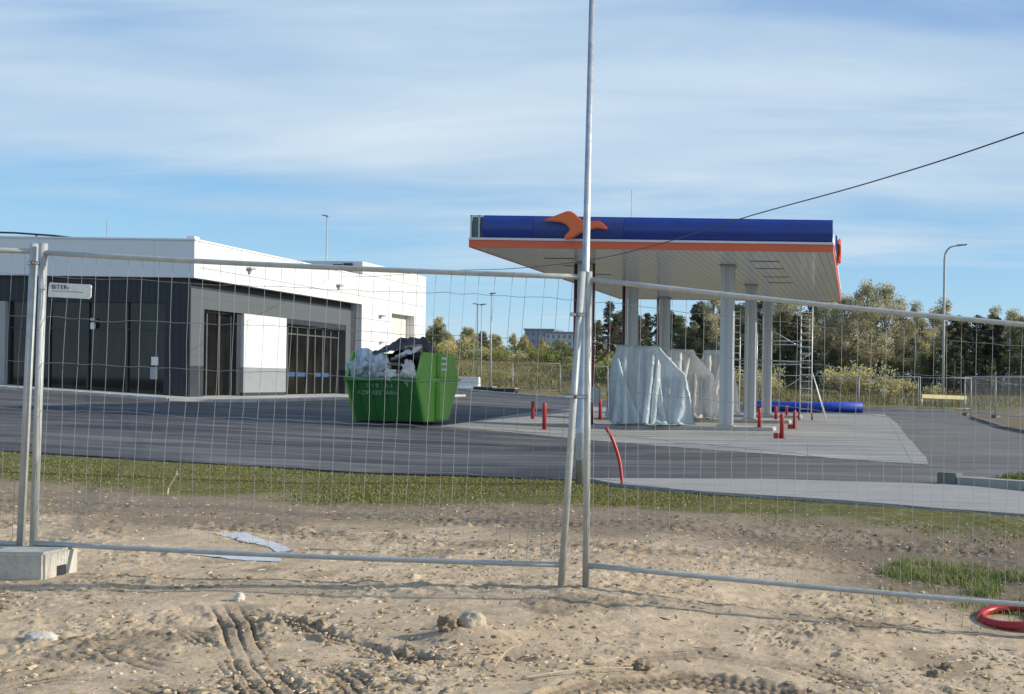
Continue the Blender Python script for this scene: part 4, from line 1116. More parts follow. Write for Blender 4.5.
# heavier crumbs thrown up along the ruts and round the big rock
_mk = {}
def scatter_at(name, pts, r, n, seed):
    rng = np.random.default_rng(seed); P = np.array(pts)
    i = rng.integers(0, len(P) - 1, n); t = rng.random(n)[:, None]
    q = P[i] * (1 - t) + P[i + 1] * t + rng.normal(0, r, (n, 2))
    _mk['xy'] = q
    return scatter(name, n, mg, (.003, .019), (1.3, .95, .7), seed, [(.36, .27, .17), (.44, .335, .21), (.30, .225, .14), (.50, .39, .25)], at=q)
scatter_at('rut_clods', TRACKS[2][0] + [(-1.95, 5.3), (-1.6, 5.1), (-1.2, 5.05)], .07, 300, 61)
scatter_at('rut_clods', TRACKS[1][0][3:] + [(-1.9, 4.6), (-1.5, 4.75)], .10, 130, 62)
scatter('straw_litter', 2200, mg, (.012, .060), (1, .09, .08), 7, [(.58, .48, .30), (.40, .30, .18), (.22, .16, .1)])
scatter('fallen_leaves', 800, mg, (.010, .024), (1, .7, .12), 8, [(.62, .48, .22), (.70, .62, .44), (.46, .30, .12), (.66, .6, .5)], ymax=15)

# ------------------------------------------------------------------ grass
def blades(name, x, y, z, h, w, cols, seed, lean=.5, mat=None):
    rng = np.random.default_rng(seed); n = len(x)
    an = rng.random(n) * 6.28; ln = rng.random(n) * lean; la = rng.random(n) * 6.28
    dx, dy = np.cos(an) * w / 2, np.sin(an) * w / 2
    b0 = np.stack([x - dx, y - dy, z], -1); b1 = np.stack([x + dx, y + dy, z], -1)
    mx_, my_ = x + np.cos(la) * ln * h * .35, y + np.sin(la) * ln * h * .35
    m0 = np.stack([mx_ - dx * .7, my_ - dy * .7, z + h * .55], -1); m1 = np.stack([mx_ + dx * .7, my_ + dy * .7, z + h * .55], -1)
    tp = np.stack([x + np.cos(la) * ln * h, y + np.sin(la) * ln * h, z + h * (1 - .25 * ln)], -1)
    V = np.stack([b0, b1, m1, m0, tp], 1).reshape(-1, 3)
    k = 5 * np.arange(n)[:, None]
    F = np.concatenate([k + np.array([[0, 1, 2]]), k + np.array([[0, 2, 3]]), k + np.array([[3, 2, 4]])])
    c = np.array(cols)[rng.integers(0, len(cols), n)] * (.75 + .5 * rng.random((n, 1)))
    o = np_obj(name, V, F, mat, None, False, np.repeat(c, 5, 0)); tag(o, kind='stuff'); return o
mgr = attr_mat('grass_blades', .7, .35)
rng = np.random.default_rng(4)
n = 230000
x = rng.uniform(-16, 4, n); y = rng.uniform(9.6, 17.2, n)
ed = np.interp(x, [-14, -9.5, -4.6, -2, 1, 6], [13.6, 12.9, 12.0, 11.5, 10.4, 9.5]) + .25 * fbm(x, y, 1.0, 3, 91)
dens = sst((y - ed) / 1.2) * np.clip(.75 + .55 * fbm(x, y, .9, 3, 19), .08, 1)
k = (rng.random(n) < dens) & ~inside(ASPHALT, x, y) & ~inside(PATH, x, y)
x, y = x[k], y[k]; hh = (.010 + .026 * rng.random(len(x))) * (1 + .4 * fbm(x, y, .6, 2, 29))
blades('verge_grass', x, y, terrain(x, y) - .005, hh, .012 + .01 * rng.random(len(x)), [(.15, .175, .04), (.21, .205, .058), (.28, .25, .10), (.12, .145, .033), (.36, .31, .16)], 1, 1.1, mgr)
# taller weeds at the right
n = 9000
a_ = rng.random(n) * 6.28; r_ = np.sqrt(rng.random(n)); x = .72 + np.cos(a_) * r_ * .62; y = 8.5 + np.sin(a_) * r_ * .62
x2 = 1.2 + rng.normal(0, .5, 3000); y2 = 7.6 + rng.normal(0, .35, 3000); x = np.concatenate([x, x2]); y = np.concatenate([y, y2])
k = rng.random(len(x)) < np.clip(.26 + 1.0 * fbm(x, y, .22, 3, 9), 0, .8); x, y = x[k], y[k]
z = terrain(x, y) + soil_detail(x, y) * .9
blades('weed_grass', x, y, z - .01,   .03 + .085 * rng.random(len(x)) ** 1.6, .006 + .006 * rng.random(len(x)), [(.17, .24, .06), (.21, .27, .075), (.30, .29, .12), (.13, .19, .05), (.42, .35, .2)], 2, 1.0, mgr)
# grass beyond the right-hand kerbs
n = 26000
x = rng.uniform(1.6, 12, n); y = rng.uniform(14.2, 24, n)
k = ~inside(ASPHALT, x, y) & ~inside(PATH, x, y) & (x > 2.2); x, y = x[k], y[k]
blades('kerbside_grass', x, y, terrain(x, y) - .005, .05 + .07 * rng.random(len(x)), .02 + 0 * x, [(.09, .12, .025), (.16, .16, .05), (.12, .13, .03)], 3, .9, mgr)
# dry meadow grass behind the site
n = 60000
y = 60 + 75 * rng.random(n) ** 1.4; x = y * rng.uniform(-.62, .22, n)
k = ~inside(ASPHALT, x, y); x, y = x[k], y[k]
z = terrain(x, y); hh = (.25 + .45 * rng.random(len(x))) * (.16 + .84 * sst((y - 66) / 12)) * np.clip(.8 + .6 * fbm(x, y, 5, 3, 39), .25, 1.5)
blades('meadow_grass', x, y, z - .1, hh, .05 + .08 * rng.random(len(x)), [(.22, .18, .07), (.30, .25, .11), (.16, .15, .05), (.36, .30, .16), (.13, .12, .045)], 5, .9, mgr)

# ------------------------------------------------------------------ far temporary fence
def far_panel(label, x0, y0, x1, y1, group='mesh fence panels at the far side of the forecourt'):
    L = math.hypot(x1 - x0, y1 - y0); ang = math.atan2(y1 - y0, x1 - x0)
    z = tz((x0 + x1) / 2, (y0 + y1) / 2)
    t = empty('temporary_fence', (x0, y0, z), ang); tag(t, label, 'fence', group)
    for xp in (0, L - .05): MB().tube([(xp, 0, 0), (xp, 0, 2.02)], .024, 8).build('end_post', M['galv_light'], t, True)
    for zz in (.15, 2.0): MB().tube([(0, 0, zz), (L - .05, 0, zz)], .022, 8).build('rail', M['galv_light'], t, True)
    mb = MB()
    for i in range(1, int(L / .125)): mb.tube([(i * .125, 0, .15), (i * .125, 0, 2.0)], .0048, 3, False)
    for zz in (.45, .75, 1.05, 1.35, 1.65): mb.tube([(0, 0, zz), (L - .05, 0, zz)], .0045, 3, False)
    mb.build('wire_mesh', M['wire'], t)
    return t
def foot(x, y, label):
    t = MB().box(-.35, .35, -.11, .11, 0, .14); o = t.build('concrete_block', M['kerb_dark'], bevel=.02); o.location = (x, y, tz(x, y) + (.03 if bool(inside(ASPHALT, np.array([x]), np.array([y]))[0]) else .0)); o.rotation_euler = (0, 0, R(random.uniform(40, 100)))
    tag(o, label, 'fence foot', 'dark feet of the far fence')
A0, A1 = Vector((-11.2, 66.0)), Vector((2.9, 59.6))
lbl = ['far fence panel seen just right of the bluish wrapped pump', 'far fence panel behind the front right column', 'far fence panel behind the scaffold ladder', 'far fence panel with white tags left of the yellow barrier']
for i in range(4):
    a_, b_ = A0.lerp(A1, i / 4), A0.lerp(A1, (i + 1) / 4)
    far_panel(lbl[i], a_.x, a_.y, b_.x, b_.y)
    foot(b_.x, b_.y - .05, ['foot of the far fence behind the wrapped pumps', 'foot of the far fence behind the middle column', 'foot of the far fence right of the ladder', 'foot of the far fence at the left end of the yellow barrier'][i])
for xq, zq in ((.05, 1.62), (.75, 1.2)):
    w_ = A0.lerp(A1, .80 + xq / 16)
    o = MB().prism([(-.16, -.05), (.15, -.06), (.16, .05), (-.15, .06)], 'y', -.004, .004).build('warning_tag', M['sign_white']); o.location = (w_.x, w_.y - .05, zq); tag(o, 'small white tag on the far fence, %s' % ('upper left one of two' if zq > 1.5 else 'lower right one of two'), 'tag')
far_panel('far mesh panel behind the yellow barrier', 2.95, 64.0, 6.2, 64.0, 'mesh fence panels at the right gate')
far_panel('right gate panel, first right of the yellow barrier', 4.9, 54.2, 6.1, 50.9, 'mesh fence panels at the right gate')
far_panel('right gate panel, second right of the yellow barrier', 6.1, 50.9, 7.2, 47.6, 'mesh fence panels at the right gate')
far_panel('right gate panel stacked just behind the first one', 5.25, 54.4, 8.4, 53.0, 'mesh fence panels at the right gate')
foot(4.95, 54.0, 'foot of the far fence at the right end of the yellow barrier'); foot(6.1, 50.7, 'foot of the far fence at the right edge of the view')
bar = empty('barrier_board', (4.25, 60.0, 0), R(31)); tag(bar, 'pale yellow board barring the gap between the far fence panels', 'barrier')
MB().box(-1.55, 1.55, -.02, .02, .76, .98).build('board', M['yellow_board'], bar, bevel=.005).rotation_euler = (0, R(1.5), 0)
for xq in (-1.5, 1.5): MB().tube([(xq, .05, tz(4.2 + xq, 59.3)), (xq, .05, 1.0)], .025, 8).build('post', M['galv'], bar, True)
# fence in front of the meadow on the left
Bp = [(-24.5, 72.0), (-21.0, 71.2), (-17.6, 70.5), (-14.2, 69.4), (-11.3, 66.2)]
bl = ['left meadow fence panel, farthest left behind the skip', 'left meadow fence panel behind the black slabs', 'left meadow fence panel between the left bollards and the central posts', 'left meadow fence panel right behind the central posts']
for i in range(4): far_panel(bl[i], *Bp[i], *Bp[i + 1], 'mesh fence panels along the meadow on the left')

# ------------------------------------------------------------------ lamps and poles
def street_lamp(x, y, h, arm, label, r=.085, name='street_lamp'):
    z = tz(x, y); t = empty(name, (x, y, z)); tag(t, label, 'street lamp')
    P = [(0, 0, 0), (0, 0, h * .5), (0, 0, h - .9), (arm * .06, 0, h - .45), (arm * .3, 0, h - .12), (arm * .65, 0, h - .02)]
    pp = [Vector(P[0]), Vector(P[1])] + crom(P[2:], 6)
    rs = [r] + [r * (1 - .55 * i / (len(pp) - 2)) for i in range(len(pp) - 1)]
    MB().tube(pp, rs, 12).build('mast', M['galv_light'], t, True)
    s = 1 if arm > 0 else -1
    hd = MB(); x0 = arm * .6
    hd.prism([(x0, h - .05), (x0 + s * .75, h + .04), (x0 + s * .75, h + .10), (x0 + s * .1, h + .06)] if s > 0 else [(x0, h - .05), (x0 + s * .1, h + .06), (x0 + s * .75, h + .10), (x0 + s * .75, h + .04)], 'y', -.14, .14)
    hd.build('lamp_head', M['column_dark'], t, bevel=.02)
street_lamp(4.62, 66.5, 10.4, 1.1, 'grey street lamp with curved arm in front of the dark wood')
def slim_lamp(x, y, h, r, label, sgn=1):
    t = empty('street_lamp', (x, y, tz(x, y))); tag(t, label, 'street lamp')
    MB().tube([(0, 0, 0), (0, 0, h * .5), (0, 0, h)], [r, r * .8, r * .6], 10).build('mast', M['galv_light'], t, True)
    MB().prism([(-.12 * sgn, h - .02), (.32 * sgn, h + .05), (.30 * sgn, h + .11), (-.12 * sgn, h + .06)], 'y', -.12, .12).build('lamp_head', M['column_dark'], t, bevel=.015)
slim_lamp(-36.35, 70.0, 10.9, .06, 'distant slim street lamp rising above the shop roof', -1)
slim_lamp(-28.1, 75.0, 5.8, .05, 'left one of two close slim lamps beyond the white barrier', -1)
slim_lamp(-27.8, 75.0, 5.8, .05, 'right one of two close slim lamps beyond the white barrier')
slim_lamp(-26.75, 74.0, 6.6, .065, 'thicker white lamp post right of the twin slim lamps')
wb = empty('concrete_barrier', (-27.2, 70.6, tz(-27.2, 70.6))); tag(wb, 'white concrete barrier lying beyond the skip', 'barrier')
MB().prism([(-.32, 0), (.32, 0), (.2, .25), (.13, .8), (-.13, .8), (-.2, .25)], 'x', -.95, .95).build('barrier_body', M['white_paint'], wb, bevel=.03)
MB().box(-.98, .98, -.36, .36, -.1, .06).build('barrier_base', M['kerb'], wb, bevel=.01)
for i, (xq, lb) in enumerate(((-25.15, 'left black slab pile beside the white barrier'), (-23.7, 'right black slab pile beside the white barrier'))):
    t = empty('pallet_stack', (xq, 68.6, tz(xq, 68.6))); tag(t, lb, 'slab stack')
    MB().box(-.62, .62, -.4, .4, .08, .28).build('slabs', M['black_rubber'], t, bevel=.02)
    MB().box(-.64, .64, -.42, .42, .282, .34).build('top_sheet', M['mid_grey'], t, bevel=.01)
    MB().box(-.6, .6, -.38, -.28, 0, .078).box(-.6, .6, .28, .38, 0, .078).build('bearer', M['timber'], t)
pp_ = MB(); 
blob('earth_mound', M['clod'], (-33.0, 76, tz(-33, 76) + .2), 1.6, 71, 'reddish heap of earth behind the skip', 'mound', None, (1.6, 1, .5), .3)

# ------------------------------------------------------------------ trees
M['bark'] = simple('grey_bark', (.13, .105, .08), .95, var=.3, scale=3, bump=.4, bscale=14)
M['bark_pale'] = simple('pale_bark', (.34, .31, .27), .9, var=.3, scale=4)
M['bark_pine'] = simple('pine_bark', (.16, .10, .065), .95, var=.3, scale=3)
mleaf = attr_mat('leaves', .75, .5, (2.25, 2.2, 2.4)); mneedle = attr_mat('needles', .85, .25, (2.0, 1.95, 2.15))  # multipliers pale the foliage, distance haze painted into its colour

def leaf_cloud(centres, radii, per, size, cols, seed, flat=1.0, gap=.0):
    rng = np.random.default_rng(seed); Vs = []; Cs = []
    for c, r in zip(centres, radii):
        n = int(per * (.6 + .8 * rng.random()))
        d = rng.normal(size=(n, 3)); d /= np.linalg.norm(d, axis=1)[:, None]
        p_ = np.array(c) + d * (r * rng.random((n, 1)) ** .45) * np.array([1, 1, flat])
        a_ = rng.normal(size=(n, 3)); a_ /= np.linalg.norm(a_, axis=1)[:, None]
        b_ = np.cross(a_, rng.normal(size=(n, 3))); b_ /= np.linalg.norm(b_, axis=1)[:, None]
        s = size * (.5 + .9 * rng.random((n, 1)))
        q = np.stack([p_ - a_ * s, p_ + b_ * s * .6, p_ + a_ * s, p_ - b_ * s * .6], 1)
        base = np.array(cols[rng.integers(0, len(cols))]) * (.84 + .32 * rng.random())
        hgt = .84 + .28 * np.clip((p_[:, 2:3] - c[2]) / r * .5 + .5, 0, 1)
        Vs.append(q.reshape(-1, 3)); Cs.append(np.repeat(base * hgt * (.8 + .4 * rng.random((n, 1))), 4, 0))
    return np.concatenate(Vs), np.concatenate(Cs)

def make_tree(name, kind, h, spread, cols, seed, label, group):
    rng = random.Random(seed)
    t = empty(name, (0, 0, 0)); tag(t, label, 'tree', group)
    tr = MB()
    lean = (rng.uniform(-.04, .04), rng.uniform(-.04, .04))
    ax = lambda q: Vector((lean[0] * h * q + .12 * math.sin(q * 5 + seed), lean[1] * h * q, h * q))
    bark = {'birch': 'bark_pale', 'pine': 'bark_pine', 'spruce': 'bark', 'round': 'bark', 'crown': 'bark_pale'}[kind]
    r0 = h * .016
    tr.tube([ax(i / 8 * .95) for i in range(9)], [r0 * (1 - .1 * i) for i in range(9)], 8)
    cs, rs = [], []
    if kind in ('birch', 'round', 'crown'):
        lo = {'birch': .22, 'crown': .26, 'round': .12}[kind]
        n = {'birch': 42, 'crown': 80, 'round': 40}[kind]
        for i in range(n):
            q = lo + (1 - lo) * (i + rng.random()) / n
            env = math.sin(math.pi * min(1, ((q - lo) / (1 - lo)) ** .75 * .93 + .05)) * spread
            an = rng.random() * 6.28; rr = env * rng.uniform(.25, 1.05)
            c = ax(q) + Vector((math.cos(an) * rr, math.sin(an) * rr, rng.uniform(-.2, .3)))
            cs.append(c); rs.append(spread * rng.uniform(.20, .42) * (.8 if kind == 'crown' else 1))
            if i % 2 == 0: tr.tube([ax(max(.1, q - .16)), ax(q - .05).lerp(c, .5), c], [r0 * .4, r0 * .25, r0 * .08], 5)
        per, size, flat, mt = (135, .092, .9, mleaf) if kind in ('birch', 'crown') else (140, .10, .9, mleaf)
    elif kind == 'pine':
        for i in range(24):
            q = .48 + .52 * (i + rng.random()) / 24
            env = spread * (1 - ((q - .48) / .52) ** 1.6 * .75) * (.55 + .45 * min(1, (q - .48) / .12))
            an = rng.random() * 6.28; rr = env * rng.uniform(.2, 1)
            c = ax(q) + Vector((math.cos(an) * rr, math.sin(an) * rr, 0)); cs.append(c); rs.append(spread * rng.uniform(.28, .42))
            if i % 2 == 0: tr.tube([ax(q - .03), c], [r0 * .35, r0 * .1], 5)
        for i in range(7):   # dead lower branches
            q = rng.uniform(.2, .5); an = rng.random() * 6.28; L = spread * rng.uniform(.3, .6)
            tr.tube([ax(q), ax(q) + Vector((math.cos(an) * L, math.sin(an) * L, -.1))], [r0 * .22, r0 * .06], 4)
        per, size, flat, mt = 150, .12, .55, mneedle
    else:
        for i in range(44):
            q = .07 + .92 * (i + rng.random()) / 44
            env = spread * (1 - q) ** .85; an = i * 2.4 + rng.random(); rr = env * rng.uniform(.35, 1)
            c = ax(q) + Vector((math.cos(an) * rr, math.sin(an) * rr, -.18 * rr)); cs.append(c); rs.append(.16 * spread + .38 * env * rng.uniform(.6, 1))
        per, size, flat, mt = 100, .115, .45, mneedle
    tr.build('trunk', M[bark], t, True)
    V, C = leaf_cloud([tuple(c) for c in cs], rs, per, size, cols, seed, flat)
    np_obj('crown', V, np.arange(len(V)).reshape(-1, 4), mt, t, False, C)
    return t
def make_shrub(h, spread, cols, seed, label, group):
    rng = random.Random(seed); t = empty('shrub', (0, 0, 0)); tag(t, label, 'shrub', group)
    tr = MB(); cs, rs = [], []
    for i in range(16):
        an = rng.random() * 6.28; rr = spread * math.sqrt(rng.random()); z = h * (.25 + .7 * rng.random() * (1 - .5 * (rr / spread) ** 2))
        c = (math.cos(an) * rr, math.sin(an) * rr, z); cs.append(c); rs.append(h * rng.uniform(.2, .34))
        tr.tube([(c[0] * .2, c[1] * .2, 0), c], [.03, .01], 4)
    tr.build('stem', M['bark'], t, True)
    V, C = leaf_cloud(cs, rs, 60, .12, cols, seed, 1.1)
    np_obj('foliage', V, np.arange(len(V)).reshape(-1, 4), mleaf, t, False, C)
    return t

YEL = [(.27, .235, .10), (.23, .215, .10), (.31, .26, .11), (.19, .19, .09)]
OLV = [(.17, .17, .085), (.21, .20, .105), (.14, .145, .075), (.26, .235, .13)]
PALE = [(.24, .22, .13), (.19, .18, .10), (.30, .26, .16), (.14, .14, .075)]
DRK = [(.042, .048, .030), (.055, .060, .036), (.034, .038, .025), (.068, .070, .042)]
DKG = [(.065, .075, .036), (.085, .092, .046), (.055, .062, .032)]
GR = 'trees of the wood behind the forecourt'; GL = 'autumn trees beyond the meadow on the left'
protos = {
 'birch_a': make_tree('birch_tree', 'birch', 11.5, 2.6, PALE, 101, 'tall pale autumn birch in the wood behind the forecourt', GR),
 'birch_b': make_tree('birch_tree', 'birch', 10.5, 2.3, OLV, 102, 'olive leafed birch in the wood behind the forecourt', GR),
 'pine_a': make_tree('pine_tree', 'pine', 10.0, 1.9, DRK, 103, 'dark pine in the wood behind the forecourt', GR),
 'pine_b': make_tree('pine_tree', 'pine', 9.0, 1.7, DRK, 104, 'dark pine in the wood behind the forecourt', GR),
 'spruce': make_tree('spruce_tree', 'spruce', 8.5, 1.9, DRK, 105, 'dark pointed spruce in the wood behind the forecourt', GR),
 'dark': make_tree('alder_tree', 'round', 8.5, 2.3, DKG, 106, 'dark green leafy tree in the wood behind the forecourt', GR),
 'golden': make_tree('birch_tree', 'crown', 11.2, 3.3, PALE, 111, 'broad golden olive tree, tallest crowns just right of the canopy', GR),
 'yel_a': make_tree('birch_tree', 'birch', 5.2, 1.6, YEL, 107, 'yellow autumn birch beyond the meadow on the left', GL),
 'yel_b': make_tree('birch_tree', 'round', 4.6, 1.7, YEL, 108, 'bushy yellow tree beyond the meadow on the left', GL),
 'olv': make_tree('willow_tree', 'round', 5.0, 1.7, OLV, 109, 'olive green tree beyond the meadow on the left', GL),
 'grn': make_tree('alder_tree', 'round', 4.2, 1.8, DKG, 110, 'dark green tree beyond the meadow on the left', GL),
}
used = {}
def plant(key, x, y, s=1.0, label=None, group=None, rz=None, dz=0):
    pr = protos[key] if key in protos else shr[key]
    o = pr if key not in used else copy_tree(pr)
    used[key] = 1
    o.location = (x, y, tz(x, y) - .1 + dz); o.scale = (s, s, s * random.uniform(.94, 1.06)); o.rotation_euler = (0, 0, random.random() * 6.28 if rz is None else rz)
    if label: o['label'] = label
    if group: o['group'] = group
    return o
rt = random.Random(5)
# first line of the wood (u pixel, distance) -> x
def X(u, y): return (u - 870) / 1050 * y
wood = [(596, 112, 'dark', .62), (612, 118, 'spruce', .62), (628, 112, 'pine_b', .72), (640, 118, 'dark', .72), (655, 110, 'pine_a', .70), (668, 116, 'spruce', .85), (682, 112, 'dark', .80), (694, 118, 'pine_a', .80),
        (705, 112, 'pine_b', .92), (716, 108, 'birch_b', .95), (724, 118, 'pine_a', .9), (737, 112, 'dark', .95), (748, 116, 'birch_a', .95), (758, 110, 'pine_a', .88), (770, 118, 'birch_b', 1.0), (782, 108, 'dark', .9), (790, 112, 'golden', .98), (800, 110, 'pine_b', .9),
        (812, 118, 'pine_a', .95), (822, 108, 'birch_b', .95), (833, 114, 'birch_a', .93), (843, 108, 'golden', .93), (858, 112, 'birch_a', .9), (868, 106, 'golden', 1.02), (887, 110, 'golden', 1.05), (902, 112, 'birch_a', .95), (905, 116, 'pine_a', .85), (915, 108, 'birch_b', .88),
        (924, 110, 'spruce', 1.03), (934, 118, 'birch_a', .93), (945, 110, 'birch_b', .90), (952, 106, 'pine_b', .90), (962, 114, 'pine_a', .92), (972, 108, 'spruce', .9), (981, 112, 'pine_b', .90), (991, 118, 'birch_b', .93), (1000, 108, 'pine_a', .88), (1008, 112, 'golden', .90), (1019, 106, 'dark', 1.0), (1030, 112, 'pine_a', .92), (1045, 108, 'birch_b', .95), (1065, 110, 'pine_b', 1.0), (1090, 112, 'dark', 1.1), (1120, 114, 'pine_a', 1.0)]
for u, y, k, s in wood: plant(k, X(u, y), y + rt.uniform(-2, 2), s * rt.uniform(.86, 1.0))
for i in range(95):   # deeper rows close the wood
    u = 600 + i * 5.7 + rt.uniform(-4, 4); y = rt.uniform(119, 138)
    plant(rt.choice(['pine_a', 'pine_b', 'dark', 'spruce', 'spruce', 'dark']), X(u, y), y, rt.uniform(.80, 1.0) * (.78 if u < 690 else 1.0))
for i in range(30):   # low dark understorey
    u = 650 + i * 15 + rt.uniform(-6, 6); y = rt.uniform(104, 112)
    if 600 < u < 1100: plant('dark', X(u, y), y, rt.uniform(.42, .6))
# left: yellow line beyond the meadow
left = [(432, 128, 'grn', 1.1), (444, 132, 'olv', 1.15), (452, 126, 'yel_a', .95), (462, 138, 'olv', 1.05), (470, 128, 'yel_a', 1.05), (482, 140, 'grn', 1.1), (492, 132, 'yel_b', 1.0), (503, 130, 'olv', .9), (512, 126, 'yel_a', .95), (520, 134, 'yel_b', 1.1), (529, 128, 'yel_a', 1.05), (540, 126, 'yel_a', 1.0),
        (549, 132, 'olv', .8), (556, 126, 'yel_b', .9), (563, 130, 'yel_a', .8), (571, 124, 'olv', .7), (580, 130, 'grn', .75), (590, 124, 'yel_b', .7), (600, 120, 'olv', .75), (425, 138, 'olv', 1.2), (415, 130, 'yel_b', 1.2), (400, 134, 'grn', 1.3)]
for u, y, k, s in left: plant(k, X(u, y), y + rt.uniform(-2, 2), s * rt.uniform(.72, .95) * (.80 if u < 500 else .62))
for i in range(34):
    u = 405 + i * 5.8 + rt.uniform(-4, 4); y = rt.uniform(142, 160)
    plant(rt.choice(['yel_a', 'olv', 'grn', 'yel_b', 'olv']), X(u, y), y, rt.uniform(.55, .85) * (.85 if u < 500 else .5))
shr = {
 'sh_y': make_shrub(2.6, 2.0, YEL, 201, 'yellow autumn shrub at the edge of the wood', 'shrubs along the edge of the wood'),
 'sh_g': make_shrub(2.4, 1.9, [(.13, .15, .04), (.18, .18, .055), (.10, .12, .03)], 202, 'green shrub at the edge of the meadow', 'shrubs along the edge of the meadow'),
}
for u, y, k, s in [(846, 96, 'sh_y', 1.1), (858, 94, 'sh_y', 1.0), (872, 95, 'sh_y', 1.15), (884, 93, 'sh_y', .95), (745, 95, 'sh_y', .9), (758, 92, 'sh_y', .8), (770, 96, 'sh_y', .9), (900, 97, 'sh_y', .7), (935, 96, 'sh_y', .5),
                   (604, 92, 'sh_g', .85), (616, 90, 'sh_g', 1.0), (628, 92, 'sh_g', 1.1), (640, 88, 'sh_g', 1.0), (652, 92, 'sh_g', 1.1), (668, 94, 'sh_g', .9), (574, 98, 'sh_g', .7), (560, 112, 'sh_g', .8), (545, 110, 'sh_g', .7), (530, 114, 'sh_g', .7), (515, 110, 'sh_y', .6), (500, 112, 'sh_g', .7), (485, 112, 'sh_y', .8), (470, 112, 'sh_g', .7), (455, 110, 'sh_y', .9), (700, 98, 'sh_g', .8), (720, 100, 'sh_y', .7), (590, 95, 'sh_g', .75)]:
    plant(k, X(u, y), y, s * rt.uniform(.9, 1.1))

# ------------------------------------------------------------------ distant blocks of flats
def flats(x, y, w, d, h, z, label, col, floors, bays):
    t = empty('apartment_block', (x, y, z)); tag(t, label, 'building', 'apartment blocks far beyond the trees')
    MB().box(0, w, 0, d, -8, h).build('wall', col, t)
    MB().box(-.3, w + .3, -.3, d + .3, h + .003, h + .7).build('roof', M['far_pane'], t)
    for f_ in range(floors):
        for b_ in range(bays):
            xw = w * (b_ + .22) / bays; zw = h * (f_ + .3) / floors
            MB().box(xw, xw + w / bays * .52, -.06, -.01, zw, zw + h / floors * .5).build('window', M['far_pane'], t)
cw = simple('render_white', (.5, .52, .56), .8, var=.05); M['far_pane'] = simple('hazy_window', (.20, .23, .28), .6)
cg = simple('render_grey', (.30, .335, .39), .8, var=.05)  # far walls and panes carry distance haze in their colour
flats(X(524, 400), 400, 11, 12, 11.5, 9, 'dark grey far apartment block with the highest roof', cg, 4, 5)
flats(X(545, 390), 390, 18, 12, 10.5, 8.5, 'long pale far apartment block right of the dark one', cw, 4, 9)
flats(X(600, 420), 420, 14, 12, 10, 9, 'far pale apartment block seen through the hose loop', cw, 4, 6)
flats(X(440, 430), 430, 10, 12, 7, 9, 'small pale far block above the trees right of the shop', cw, 3, 4)

# ------------------------------------------------------------------ sky, sun, camera
SUN_EL, SUN_AZ = R(24), R(7)    # azimuth measured from +X towards +Y
w = bpy.data.worlds.new('World'); scene.world = w; w.use_nodes = True
nt = NT(w.node_tree); nt.n.clear()
outw = nt.add('ShaderNodeOutputWorld'); bg = nt.add('ShaderNodeBackground')
sky = nt.add('ShaderNodeTexSky'); sky.sky_type = 'NISHITA'; sky.sun_disc = False
sky.sun_elevation = SUN_EL; sky.sun_rotation = R(90) - SUN_AZ
sky.altitude = 100; sky.air_density = 1.0; sky.dust_density = .6; sky.ozone_density = 1.5
STR = .15
gen = nt.coord('Generated'); dx, dy, dz = nt.sep(gen)
el = nt.math('MAXIMUM', dz, .02)
# project the view direction on a flat cloud layer
inv = nt.math('DIVIDE', 1.0, nt.math('ADD', el, .10))
cx = nt.math('MULTIPLY', dx, inv); cy = nt.math('MULTIPLY', dy, inv)
cb = nt.add('ShaderNodeCombineXYZ'); nt.put(cb.inputs[0], cx); nt.put(cb.inputs[1], cy)
cl1 = nt.noise(nt.mapping(cb.outputs[0], (.28, .62, 1), (0, 0, R(-9)), (1.3, .4, 0)), 1.0, 7, .50, .25)
cl2 = nt.noise(nt.mapping(cb.outputs[0], (.55, 1.7, 1), (0, 0, R(-14)), (5.1, 2.0, 0)), 1.0, 7, .55, .5)
cl3 = nt.noise(nt.mapping(gen, (2.2, 2.2, 26)), 1.0, 5, .55, .2)
dens = nt.math('ADD', nt.math('MULTIPLY', cl1, .60), nt.math('MULTIPLY', cl2, .40))
band = nt.ramp(dz, [(.0, .42), (.115, .40), (.137, .53), (.155, .47), (.18, .58), (.215, .70), (.285, .68), (.33, .55), (.5, .52)])
gap = nt.math('MULTIPLY', nt.ramp(nt.math('MULTIPLY', dx, -1.0), [(.42, 0.0), (.62, .16)]), nt.ramp(dz, [(.235, 0.0), (.29, 1.0)]))
band = nt.math('SUBTRACT', band, gap)
mask = nt.ramp(nt.math('ADD', dens, nt.math('SUBTRACT', band, .5)), [(.44, 0.0), (.58, .74), (.70, .97)])
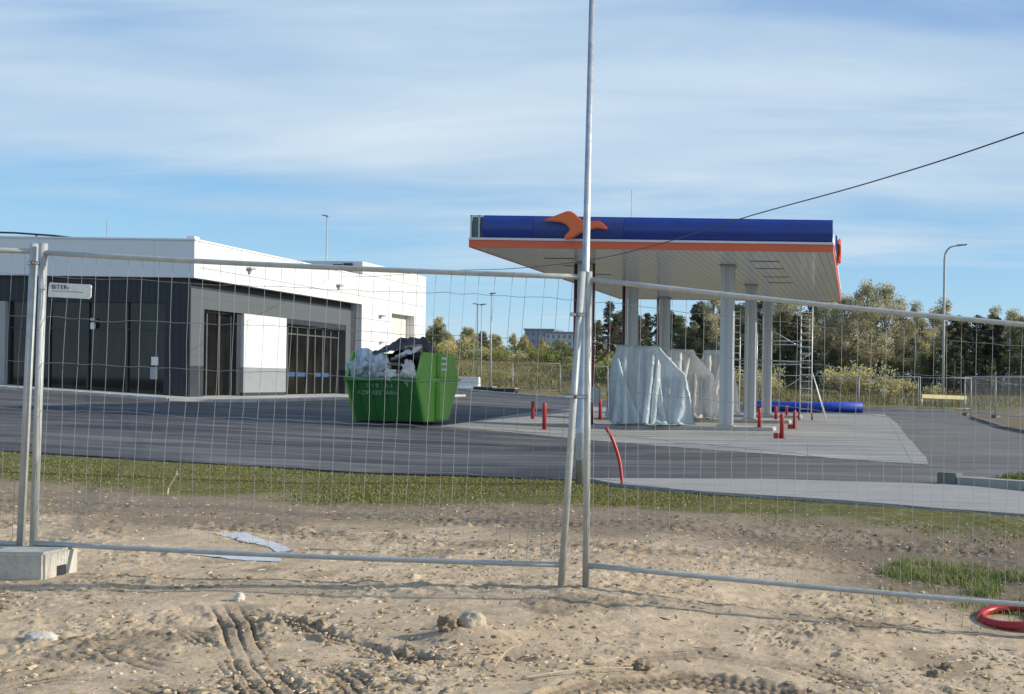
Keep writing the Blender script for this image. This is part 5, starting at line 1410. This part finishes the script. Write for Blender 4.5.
lowc = nt.math('MULTIPLY', nt.ramp(cl3, [(.50, 0.0), (.66, .8)]), nt.ramp(dz, [(.0, .9), (.045, .85), (.075, .15), (.10, .1), (.13, .75), (.15, .3), (.19, 0.0)]))
mask = nt.math('MAXIMUM', mask, lowc)
skyc = nt.mix(1.0, sky.outputs[0], (STR, STR, STR), 'MULTIPLY')
clear = nt.ramp(dz, [(.0, (.55, .77, .91)), (.05, (.40, .68, .91)), (.13, (.28, .57, .87)), (.30, (.17, .38, .75)), (1.0, (.10, .22, .52))])
skyc = nt.mix(.8, skyc, clear)
shade = nt.ramp(nt.math('ADD', nt.math('MULTIPLY', cl2, .7), nt.math('MULTIPLY', cl1, .3)), [(.36, (.44, .60, .80)), (.56, (.585, .73, .865)), (.72, (.73, .83, .92))])
tot = nt.mix(mask, skyc, shade)
nt.put(bg.inputs[0], tot); bg.inputs[1].default_value = 1.0
nt.l.new(bg.outputs[0], outw.inputs[0])

sl = bpy.data.lights.new('sun', 'SUN'); sl.energy = 5.0; sl.angle = R(.53); sl.color = (1, .93, .82)
so = bpy.data.objects.new('sun', sl); COL.objects.link(so)
sd = Vector((math.cos(SUN_EL) * math.cos(SUN_AZ), math.cos(SUN_EL) * math.sin(SUN_AZ), math.sin(SUN_EL)))
so.rotation_euler = sd.to_track_quat('Z', 'Y').to_euler(); so.location = (20, 10, 20)

cam = bpy.data.cameras.new('camera'); co_ = bpy.data.objects.new('camera', cam); COL.objects.link(co_)
cam.sensor_width = 36; cam.sensor_fit = 'HORIZONTAL'; cam.lens = 1050 / 1024 * 36
cam.shift_x = (512 - 870) / 1024; cam.shift_y = (385 - 347) / 1024
cam.clip_start = .05; cam.clip_end = 9000
co_.matrix_world = Matrix.Translation((0, 0, 1.5)) @ Matrix.Rotation(R(90), 4, 'X') @ Matrix.Rotation(.014, 4, 'Z')
scene.camera = co_
scene.view_settings.view_transform = 'Standard'; scene.view_settings.look = 'None'
scene.view_settings.exposure = 0; scene.view_settings.gamma = 1
scene.cycles.max_bounces = 6; scene.cycles.transparent_max_bounces = 12
